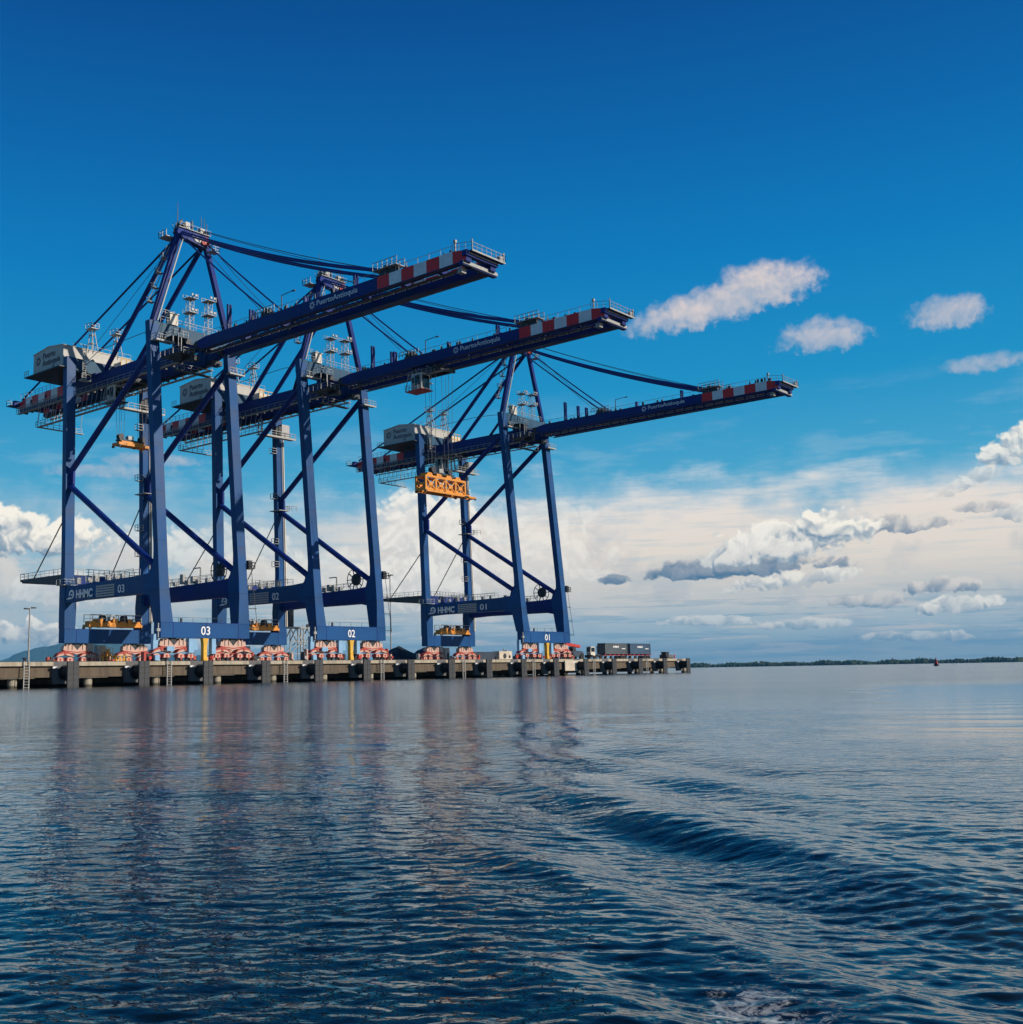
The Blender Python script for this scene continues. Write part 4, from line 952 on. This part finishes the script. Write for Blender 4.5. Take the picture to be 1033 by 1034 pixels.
    b = MB(); b.box(CW-3.4, CW-2.6, .2, 1.3, 55.4, 57.4); b.disc((CW-3.6, .9, 56.5), .6, .5, 'v', 12); b.build('lift_machine', DARK, c)
    # ---- cable reel and waterside bracket on the far side
    b = MB(); b.disc((CW-.9, 23.0, 21.0), 1.25, .5, 'u', 26); ro = b.build('cable_reel', DARK, c)
    b = MB()
    for i in range(10):
        a = 2*math.pi*i/10; b.bar((CW-1.22, 23.0, 21.0), (CW-1.22, 23+2.45*math.cos(a), 21+2.45*math.sin(a)), .16)
    n = 26
    for i in range(n):
        a0, a1 = 2*math.pi*i/n, 2*math.pi*(i+1)/n; b.bar((CW-1.22, 23+2.35*math.cos(a0), 21+2.35*math.sin(a0)), (CW-1.22, 23+2.35*math.cos(a1), 21+2.35*math.sin(a1)), .12)
    b.build('spoke', DARK, ro)
    b = MB(); b.box(CW-1.5, CW-.3, 14.6, 15.4, 19.0, 20.4); b.bar((CW-1.0, 17.2, 19), (CW-1.0, 17.2, 21.9), .25); b.bar((CW-1.0, 14.9, 21.9), (CW-1.0, 17.2, 21.9), .22); b.box(CW-1.3, CW-.6, 11, 12, 19.1, 21.0); b.box(CW-1.3, CW-.6, 6.2, 6.8, 19.1, 21.2); b.build('equipment_box', GALV, c)
    b = MB(); b.box(CW+.02, CW+1.5, vws(19)-1.2, vws(19)+.4, 20.8, 20.95); b.rail([(CW+.1, vws(19)+.4, 20.9), (CW+1.5, vws(19)+.4, 20.9), (CW+1.5, vws(19)-1.2, 20.9)], 1.1, .8, .12); b.box(CW+.3, CW+1.2, vws(19)-.9, vws(19), 20.95, 22.4)
    b.build('side_balcony', DARK, c)
    b = MB(); b.bar((CW+2.2, vws(10)-.4, 9.8), (CW+1.3, vws(19)-.4, 20.8), .07)
    for z in (10, 13.5, 17): b.bar((CW+.0, vws(z)-.6, z), (CW+2.3, vws(z)-.5, z), .14)
    b.build('cable_guide', DARK, c)
    # ---- trolley with the operator's cabin
    tr = bpy.data.objects.new('trolley', None); COL.objects.link(tr); tr.parent = c; tr.location = P(0, tv, 0)
    b = MB()
    for v in (-3.2, 3.0): b.box(NB+.9, FB-.9, v-.25, v+.25, 58.0, 58.8)
    for u in (NB+1.3, FB-1.7): b.box(u, u+.4, -3.2, 3.0, 58.0, 58.8)
    b.box(NB+1.6, FB-1.6, -1.4, 1.6, 58.8, 59.1); b.build('trolley_frame', DARK, tr)
    b = MB()
    for u in (NB+1.0, FB-1.2):
        for v in (-3, 2.8): b.disc((u, v, 58.9), .38, .25, 'u', 14)
    b.build('wheel', DARK, tr)
    b = MB(); b.box(NB+.2, FB-.2, -3.9, -3.0, 57.2, 57.3); b.box(NB+.1, NB+.9, -3.5, 6.0, 57.2, 57.3); b.rail([(NB+.1, -3.9, 57.3), (NB+.1, 2, 57.3)], 1.0, 1.3, .08); b.rail([(FB-.2, -3.9, 57.3), (NB+.1, -3.9, 57.3)], 1.0, 1.3, .08); b.build('trolley_platform', GALV, tr)
    oc = bpy.data.objects.new('operator_cabin', None); COL.objects.link(oc); oc.parent = tr; oc.location = P(NB-.4, -1.3, 54.4)
    b = MB(); b.box(0, 2.5, -1.3, 1.3, .15, 3.3); b.build('cabin_shell', CREAM, oc)
    b = MB(); b.box(-.02, -.004, -.35, .9, 1.0, 2.9); b.box(.25, 2.25, 1.304, 1.32, .5, 2.9); b.box(-.02, -.004, -1.15, -.5, 1.5, 2.6); b.build('window', GLASSM, oc)
    b = MB(); b.box(-.3, 2.9, -2.6, 1.7, -.05, .1); b.box(.2, 2.3, -1.5, -1.3, 2.9, 3.4); b.build('cabin_floor', RED if num == '02' else DARK, oc)
    b = MB(); b.rail([(-.3, 1.7, .1), (-.3, -2.6, .1), (2.9, -2.6, .1)], 1.1, 1.0, .06); b.bar((-.2, -2.5, .1), (.3, -2.2, 3.6), .12); b.build('railing', RAILM, oc)
    # ---- travelling gear at the four corners
    for v in (vws(ZS1)-1.0, -1.0):
        for u in (-.1, 12.9): bogie(c, u, v, v > 5)
    # cabinets and cable guide between the gear
    vf = vws(ZS1)
    rq = random.Random(31+int(num))
    for vv in (vf-.9, -.9):
        for uu in list(np.arange(-3.0, -1.4, .8)) + list(np.arange(7.9, 12.0, .62)) + list(np.arange(20.6, 22.2, .8)):
            if vv > 5 and 8.4 < uu < 10.0: continue
            h_ = rq.uniform(.6, 2.3); w_ = rq.uniform(.3, .6); z_ = DZ+.15
            MB().box(uu, uu+w_, vv-.4, vv+rq.uniform(.1, .6), z_, z_+h_).build('drive_unit', rq.choice((BOGIER, DARK, DARK, GALV, HAZ, BOGIER)), c, bevel=.03)
            if rq.random() < .6: MB().disc((uu+w_/2, vv+.7, z_+.5), rq.uniform(.2, .35), .25, 'v', 12).build('motor', rq.choice((RED, DARK, GALV)), c)
    b = MB(); b.prism([(8.75, 7.9), (9.95, 7.9), (9.65, 6.6), (9.65, 4.4), (8.9, 4.4), (8.9, 6.9)], 'v', vf-.5, vf+.3); b.box(8.85, 9.75, vf-.5, vf+.4, DZ+.12, 4.4); b.build('cable_funnel', YELLOW, c)
    b = MB(); b.box(5.9, 7.0, vf-.8, vf+.1, 5.4, 7.85); b.box(7.15, 7.9, vf-.8, vf-.1, 5.9, 7.7); b.box(10.7, 11.6, vf-.6, vf+.3, 5.2, 7.85); b.box(-.9, .1, vf-1.5, vf-.8, 5.6, 8.6); b.build('cabinet', CYAN, c)
    b = MB(); b.box(1.2, 2.7, vf+.0, vf+.3, 5.7, 6.5); b.box(-1.2, -.3, vf-.2, vf+.3, 4.1, 5.0); b.build('cover_sheet', CYAN, c)
    b = MB(); b.box(5.4, 6.6, -1.4, -.4, 5.2, 7.8); b.box(7.6, 9.4, -1.8, -.6, 4.3, 7.6); b.build('cabinet', GALV, c)
    b = MB(); b.bar((-.55, vf+.1, 8.0), (-.55, vf+.1, 10.4), .16); b.box(-.9, -.25, vf-.1, vf+.3, 9.0, 9.5); b.build('warning_light', RAILM, c)
    b = MB(); b.rail([(2, vf-1.9, ZS1), (CW-2, vf-1.9, ZS1)], .9, 3.0, .05, False); b.bar((4.4, vf-.2, ZS1), (4.4, vf-.2, ZS1+.7), .3); b.bar((17.2, vf-.2, ZS1), (17.2, vf-.2, ZS1+.6), .2); b.build('sill_railing', DARK, c)
    return c
U2, U1 = 36.292, 103.80
crane(0.0, '03', 6.5, 'largest and leftmost blue container crane, numbered 03 on its sill beam')
crane(U2, '02', 53.8, 'middle blue container crane, 02 on its sill beam, cabin out under its boom')
crane(U1, '01', 1.5, 'smallest and rightmost blue container crane, numbered 01 on its sill beam')
spreader('container_spreader', 'short orange spreader hanging on ropes inside the crane numbered 03', 'spreaders hanging from the cranes', (UC+0.1, 6.6, 45.6), 6.4, 'low', 58.0)
spreader('container_spreader', 'big deep orange lattice spreader frame hanging from the crane numbered 02', 'spreaders hanging from the cranes', (U2+UC+.3, 54.6, 34.6), 11.4, 'tall', 58.0)
spreader('container_spreader', 'small orange spreader half hidden beside the far leg of the crane numbered 01', 'spreaders hanging from the cranes', (U1+UC+2.3, 2.6, 47.2), 9.6, 'low', 58.0)
for off, num, ln in ((0.0, 'leftmost', 11.6), (U2, 'middle', 11.4), (U1, 'rightmost', 11.6)):
    spreader('container_spreader', 'parked yellow-brown spreader with guard rails on the lower beam of the ' + num + ' crane', 'spreaders parked on the landside sill beams', (off+11.2, -1.0, ZS1+.32), ln, 'parked', None)

# ------------------------------------------------------------------ things on the wharf
def mast(name, label, u, v, h, arm=1.8, r=.16, group=None, heads=True):
    t = thing(name, label, 'lamp post' if heads else 'mast', P(u, v, DZ), group)
    b = MB(); n = 8; zs = [0, h*.5, h]; rs = [r*1.3, r, r*.6]
    for i in range(2): b.bar((0, 0, zs[i]), (0, 0, zs[i+1]), rs[i]*2, rs[i]*2, n)
    b.build('pole', GALV, t)
    if heads:
        b = MB(); b.bar((-arm/2, 0, h), (arm/2, 0, h+.25), .14); b.build('arm', GALV, t)
        for s in (-1, 1): MB().box(s*arm/2-.5, s*arm/2+.5, -.35, .35, h-.12+.12*s, h+.16+.12*s).build('lamp_head', DARK, t)
    return t
mast('floodlight_mast', 'slim floodlight mast with two lamp heads at the left end of the wharf', 14.1, -38, 12.9, 1.6)
mast('floodlight_mast', 'tall thin mast standing between the cranes numbered 02 and 01', 116.9, -25, 24.6, 1.0, .15)
for i, (u, v, h, lb) in enumerate(((-2.5, -40, 4.4, 'thin short pole, leftmost of those at the left end of the wharf'), (2.5, -40, 4.6, 'thin short pole, second from the left at the left end of the wharf'), (6.5, -40, 3.2, 'thin short pole beside the floodlight mast'), (32, -40, 6.0, 'thin pole just left of the crane numbered 03'))):
    mast('thin_pole', lb, u, v, h, 0, .09, 'thin poles at the left end of the wharf', False)

def container(name, label, u, v, z, L, m, group=None, H=2.9, txt=None, parent=None):
    t = thing(name, label, 'container', P(u, v, z), group)
    b = MB(); b.box(0.12, L-.12, -2.32, -.12, .12, H-.1); b.build('shell', m, t)
    b = MB()
    for s_ in (0, 1):
        n = int(L/.56); w = (L-.5)/n
        for i in range(n):
            u0 = .25+i*w; v0 = -.12 if s_ == 0 else -2.38
            b.prism([(u0, v0), (u0+w*.2, v0+.07 if s_ == 0 else v0-.0), (u0+w*.5, v0+.07 if s_ == 0 else v0), (u0+w*.7, v0)] if s_ == 0 else [(u0, v0), (u0+w*.2, v0+.07), (u0+w*.5, v0+.07), (u0+w*.7, v0)], 'z', .3, H-.3)
    b.build('corrugation', m, t)
    b = MB()
    for uu in (0, L-.2):
        for vv in (-2.44, -.2): b.box(uu, uu+.2, vv, vv+.2, 0, H)
    for vv in (-2.44, -.2):
        for zz in (0, H-.18): b.box(.2, L-.2, vv+.01, vv+.19, zz, zz+.18)
    for uu in (0.01, L-.19):
        for zz in (0, H-.18): b.box(uu, uu+.18, -2.24, -.2, zz, zz+.18)
    b.build('frame', m, t)
    b = MB()
    for vv in (-1.9, -1.45, -1.0, -.55): b.bar((.06, vv, .25), (.06, vv, H-.25), .07)
    b.build('lock_bar', GALV, t)
    if txt: text(txt, 'lettering', 1.1, WHITE, t, (L*.36, -.02, H*.52), 'v', L*.27, bold=.03)
    return t
CN = mat('container_navy', (0.030, 0.050, 0.080), 0.6, var=0.25); CG_ = mat('container_grey_blue', (0.075, 0.095, 0.11), 0.6, var=0.25); CB = mat('container_blue', (0.035, 0.085, 0.15), 0.6, var=0.25); CX = mat('container_cream', (0.60, 0.52, 0.40), 0.6, var=0.2)
ZC = DZ+1.45
def chassis(u, v, L, label):
    t = thing('trailer_chassis', label, 'trailer', P(u, v, DZ), 'red trailer chassis under the containers')
    b = MB(); b.box(0, L, -1.75, -1.45, 1.05, 1.42); b.box(0, L, -.95, -.65, 1.05, 1.42)
    for i in range(6): b.box(i*(L-.3)/5, i*(L-.3)/5+.3, -2.3, -.1, 1.1, 1.4)
    b.build('frame', RED, t)
    for uu in (L*.72, L*.82, L*.92, L*.28):
        for vv in (-2.1, -.3): MB().disc((uu, vv, .5), .5, .35, 'v', 18).build('wheel', RUBBER, t)
    b = MB(); b.box(L*.1, L*.1+.2, -2.1, -1.9, .02, 1.1); b.box(L*.1, L*.1+.2, -.5, -.3, .02, 1.1); b.build('landing_leg', GALV, t)
chassis(146.4, 26, 11.6, 'red trailer chassis carrying the left of the two dark containers')
container('shipping_container', 'dark grey-blue container on a trailer, left of the pair near the wharf end', 146.4, 26, ZC, 11.4, CG_, 'dark containers near the wharf end', 2.9, 'LOGISTICS' if False else None)
chassis(159.0, 26, 11.6, 'red trailer chassis carrying the right of the two dark containers')
container('shipping_container', 'dark navy container on a trailer, right of the pair near the wharf end', 159.2, 26, ZC, 11.0, CB, 'dark containers near the wharf end', 2.9)
# worn white marking high on each container side, too small to read
for o_, L_ in ((bpy.data.objects['shipping_container'], 11.4), (bpy.data.objects['shipping_container.001'], 11.0)):
    b = MB(); x = L_*.36
    for w_ in (.45, .3, .4, .35, .3, .4): b.box(x, x+w_, -.03, -.01, 1.72, 2.2 if w_ > .32 else 2.05); x += w_+.1
    b.box(L_*.74, L_*.90, -.03, -.01, 1.35, 1.55); b.build('marking', WHITE, o_)
# grey-navy box left behind crane 01 and the cream power unit beside it
container('shipping_container', 'low dark blue container behind the wharf edge right of the landside sill numbered 01', 134.6, -10, DZ+.3, 10.5, CN, None, 2.6)
t = thing('power_unit', 'cream box-shaped power unit beside the low dark blue container', 'power unit', P(146.8, -10, DZ))
MB().box(0, 6.2, -2.6, 0, .25, 3.1).build('housing', CX, t, bevel=.06)
MB().box(.3, 5.9, -2.4, -.2, 0, .25).build('skid', DARK, t)
b = MB(); b.disc((2.6, .02, 1.7), .75, .1, 'v', 20); b.disc((4.9, .02, 1.5), .45, .1, 'v', 16); b.build('fan_grille', DARK, t)
b = MB(); b.bar((3.4, -1, 3.1), (3.4, -1, 3.9), .25); b.box(4.4, 5.4, -1.6, -.6, 3.1, 3.4); b.build('exhaust', GALV, t)
# terminal tractor in front of the containers
t = thing('terminal_tractor', 'white-cabbed yard tractor in front of the left dark container', 'truck', P(138.2, 26, DZ))
b = MB(); b.prism([(2.6, .9), (2.45, 2.0), (2.7, 3.45), (4.6, 3.45), (4.75, .9)], 'v', -2.3, -.9); b.build('cab', CREAM, t, bevel=.06)
b = MB(); b.box(2.75, 4.4, -.895, -.88, 2.05, 3.15); b.box(2.44, 2.5, -2.1, -1.1, 2.1, 3.2); b.build('window', GLASSM, t)
b = MB(); b.box(2.2, 8.0, -1.9, -.6, .6, 1.0); b.box(1.8, 2.4, -2.4, -.1, .5, 1.2); b.build('chassis', DARK, t)
b = MB(); b.box(5.2, 7.4, -1.8, -.7, 1.0, 1.3); b.bar((5.0, -.5, 1), (5.0, -.5, 3.6), .18); b.build('fifth_wheel', DARK, t)
for uu in (3.3, 6.4):
    for vv in (-2.15, -.35): MB().disc((uu, vv, .52), .52, .4, 'v', 20).build('wheel', RUBBER, t)
b = MB(); b.disc((2.2, -.5, .85), .18, .1, 'u', 12); b.disc((2.2, -1.9, .85), .18, .1, 'u', 12); b.build('headlight', WHITE, t)
# low loader with red-topped machine beside crane 01
t = thing('reach_stacker', 'dark yard lifting machine with a red boom beside the crane numbered 01', 'lifting machine', P(129.6, 25.5, DZ))
MB().prism([(1.2, .8), (1.2, 2.0), (3.4, 2.3), (6.8, 2.2), (7.6, 1.6), (7.6, .8)], 'v', -2.6, -.2).build('body', CN, t, bevel=.05)
MB().bar((7.2, -1.4, 3.4), (-.6, -1.4, 4.3), .75, .7).build('boom', RED, t)
MB().box(-1.2, 1.6, -2.2, -.6, 3.5, 4.1).build('boom_head', RED, t)
b = MB(); b.prism([(3.4, 2.2), (3.2, 3.3), (4.6, 3.3), (4.9, 2.2)], 'v', -2.0, -.8); b.build('cab', DARK, t)
for uu in (2.2, 6.4):
    for vv in (-2.5, -.3): MB().disc((uu, vv, .8), .8, .6, 'v', 20).build('wheel', RUBBER, t)
MB().bar((5.0, -1.4, 1.8), (3.0, -1.4, 3.7), .3, .3, 8).build('lift_cylinder', GALV, t)
# covered heaps between cranes 02 and 01
def heap(label, u, v, w, h, m):
    rg = random.Random(int(u)); b = MB(); n = 26; rows = 9; vs = []; fs = []
    for j in range(rows+1):
        f_ = j/rows; rr = (1-f_)**0.9
        for i in range(n):
            a = 2*math.pi*i/n; sq = 1/max(abs(math.cos(a)), abs(math.sin(a)))**.6
            k = 1+.05*math.sin(a*5+j)+.04*rg.uniform(-1, 1)
            vs.append(P(w/2*rr*math.cos(a)*sq*k, w*.42*rr*math.sin(a)*sq*k, h*(f_**.92)+(.08*math.sin(a*3+j*1.3) if j else 0)))
    for j in range(rows):
        for i in range(n): fs.append((j*n+i, j*n+(i+1) % n, (j+1)*n+(i+1) % n, (j+1)*n+i))
    fs.append(tuple(range(rows*n, rows*n+n)))
    o = b.add(vs, fs).build('tarpaulin_heap', m, None, P(u, v, DZ)); tag(o, label, 'covered heap', 'tarpaulin heaps between the cranes')
TA = mat('tarpaulin_grey', (0.030, 0.035, 0.045), 0.6, var=0.4, scale=1.0, bump=.3); TB = mat('tarpaulin_blue', (0.012, 0.030, 0.075), 0.6, var=0.4, scale=1.0, bump=.3)
heap('heap under dark grey tarpaulin between the cranes, left of the blue one', 109.2, -15, 14.5, 4.5, TA)
heap('heap under dark blue tarpaulin just left of the landside leg numbered 01', 119.5, -15, 12, 4.2, TB)
# steel lattice structure between cranes 03 and 02
t = thing('lattice_gantry', 'grey steel lattice gantry standing behind the crane numbered 02', 'lattice gantry', P(75.2, -20, DZ))
b = MB()
for u in (2.6, 3.6):
    for v in (-.6, .6): b.bar((u, v, 0), (u, v, 9.2), .20)
for z in np.arange(0, 9.1, 1.1):
    b.bar((2.6, .6, z), (3.6, .6, z+1.1), .10); b.bar((2.6, .6, z), (3.6, .6, z), .12)
b.build('tower', GALV, t)
b = MB()
for v in (-1, 1):
    b.bar((-1.6, v, 8.9), (9.6, v, 8.9), .22); b.bar((-1.6, v, 5.6), (9.6, v, 5.6), .16); b.bar((-1.6, v, 2.6), (9.6, v, 2.6), .12)
    for a_ in ((-1.4, 5.6, 0.6, 8.9), (.6, 8.9, 2.6, 5.6), (4.2, 5.6, 6.2, 8.9), (6.2, 8.9, 8.4, 5.6), (8.4, 5.6, 9.6, 8.9), (-1.4, 2.6, 2.6, 5.6), (4, 5.6, 9.6, 2.6)): b.bar((a_[0], v, a_[1]), (a_[2], v, a_[3]), .2)
for u in (-1.4, 9.4):
    for v in (-1, 1): b.bar((u, v, 0), (u, v, 8.9), .16)
b.build('truss', GALV, t)
b = MB(); b.box(-1.6, 3.8, -1.2, 1.2, 9.0, 9.2); b.build('deck', RAILM, t)
b = MB()
for u in (4.4, 5.6, 6.8, 8.2): b.disc((u, 1.1, 9.5), .45, .3, 'v', 12)
b.build('roller', DARK, t)
MB().box(-1.1, .3, -.5, .5, 9.2, 13.4).build('chute', DARK, t)
# yellow access stair beneath crane 03
t = thing('access_stair', 'yellow railed access stair between the landside wheels of the crane numbered 03', 'stair', P(6.6, 2.2, DZ))
b = MB(); b.box(0, 5.6, -.6, .6, .25, .42); b.box(0, 2.2, -.6, .6, 1.9, 2.0); b.build('tread_platform', YELLOW, t)
b = MB(); b.rail([(0, .6, .42), (5.6, .6, .42)], 1.15, .9, .10); b.rail([(0, -.6, .42), (5.6, -.6, .42)], 1.15, .9, .10); b.rail([(0, .6, 2.0), (2.2, .6, 2.0)], 1.1, .7, .09); b.bar((2.2, .6, 2.0), (4.4, .6, .4), .16); b.bar((2.2, -.6, 2.0), (4.4, -.6, .4), .16); b.build('railing', YELLOW, t)
b = MB()
for q in (.4, 2.0, 3.6, 5.2): b.box(q-.1, q+.1, -.5, .5, 0, .25)
b.build('foot', DARK, t)
t = thing('tool_container', 'small orange-brown cabinet beside the yellow access stair', 'cabinet', P(9.2, -2.2, DZ))
MB().box(0, 2.2, -1.2, 0, .1, 3.0).build('body', YELLOW, t, bevel=.04); MB().box(.2, 2.0, .01, .03, .4, 2.7).build('door', ORANGE, t)
# small things at the wharf end
tag(MB().box(0, 5.0, -1.5, 0, 0, 1.15).build('barrier_block', CONCG, None, P(168.8, 31, DZ), bevel=.08), 'low grey concrete block on the deck right of the dark containers', 'concrete block')
t = thing('waste_bin', 'dark square bin near the right-hand end of the wharf', 'bin', P(166.9, 32.6, DZ))
MB().loft([(0, 0, 1.5, -1.3, 0), (1.75, -.1, 1.6, -1.4, .1)]).build('body', DARK, t); MB().box(-.15, 1.65, -1.45, .15, 1.75, 1.9).build('lid', DARK, t)
t = thing('life_ring_post', 'little red post right of the dark bin at the wharf end', 'post', P(171.2, 32.8, DZ))
MB().bar((0, 0, 0), (0, 0, .9), .25).build('post', RED, t); MB().disc((0, .1, .85), .3, .12, 'v', 14).build('ring', RED, t)
tag(MB().box(0, 6.6, 0, .25, 1.1, DZ-.3).build('hanging_screen', CX, None, P(115.0, VF+.06, 0)), 'cream sheet hung over the wharf face under the crane numbered 01', 'sheet')
# buoy far out on the right
t = thing('channel_buoy', 'small dark channel buoy far out near the horizon on the right', 'buoy', (CAM.x + 620*math.cos(R(17.05)), CAM.y + 620*math.sin(R(17.05)), 0))
b = MB(); b.disc((0, 0, .3), 1.2, 1.2, 'z', 16); b.build('float', DARK, t)
b = MB(); b.loft([(.9, -.7, .7, -.7, .7), (3.2, -.2, .2, -.2, .2)]); b.bar((0, 0, 3.2), (0, 0, 4.2), .2); b.build('tower', RED, t)

# ------------------------------------------------------------------ haze
HAZE = 1
if HAZE:
    me = bpy.data.meshes.new('haze'); bm = bmesh.new(); bmesh.ops.create_cube(bm, size=1.0)
    for q in bm.verts: q.co = Vector((q.co.x*70000, q.co.y*70000, -5.0 if q.co.z < 0 else 640.0))
    bm.to_mesh(me); bm.free()
    ho = bpy.data.objects.new('haze', me); COL.objects.link(ho); ho['kind'] = 'stuff'; ho['label'] = 'thin pale haze over the sea and the far hills'; ho['category'] = 'haze'
    m = bpy.data.materials.new('haze'); m.use_nodes = True; t = m.node_tree; t.nodes.clear()
    o = t.nodes.new('ShaderNodeOutputMaterial'); v = t.nodes.new('ShaderNodeVolumePrincipled')
    v.inputs['Color'].default_value = (0.18, 0.60, 1.0, 1); v.inputs['Density'].default_value = 3.6e-5; v.inputs['Anisotropy'].default_value = 0.0
    t.links.new(v.outputs[0], o.inputs['Volume']); me.materials.append(m)
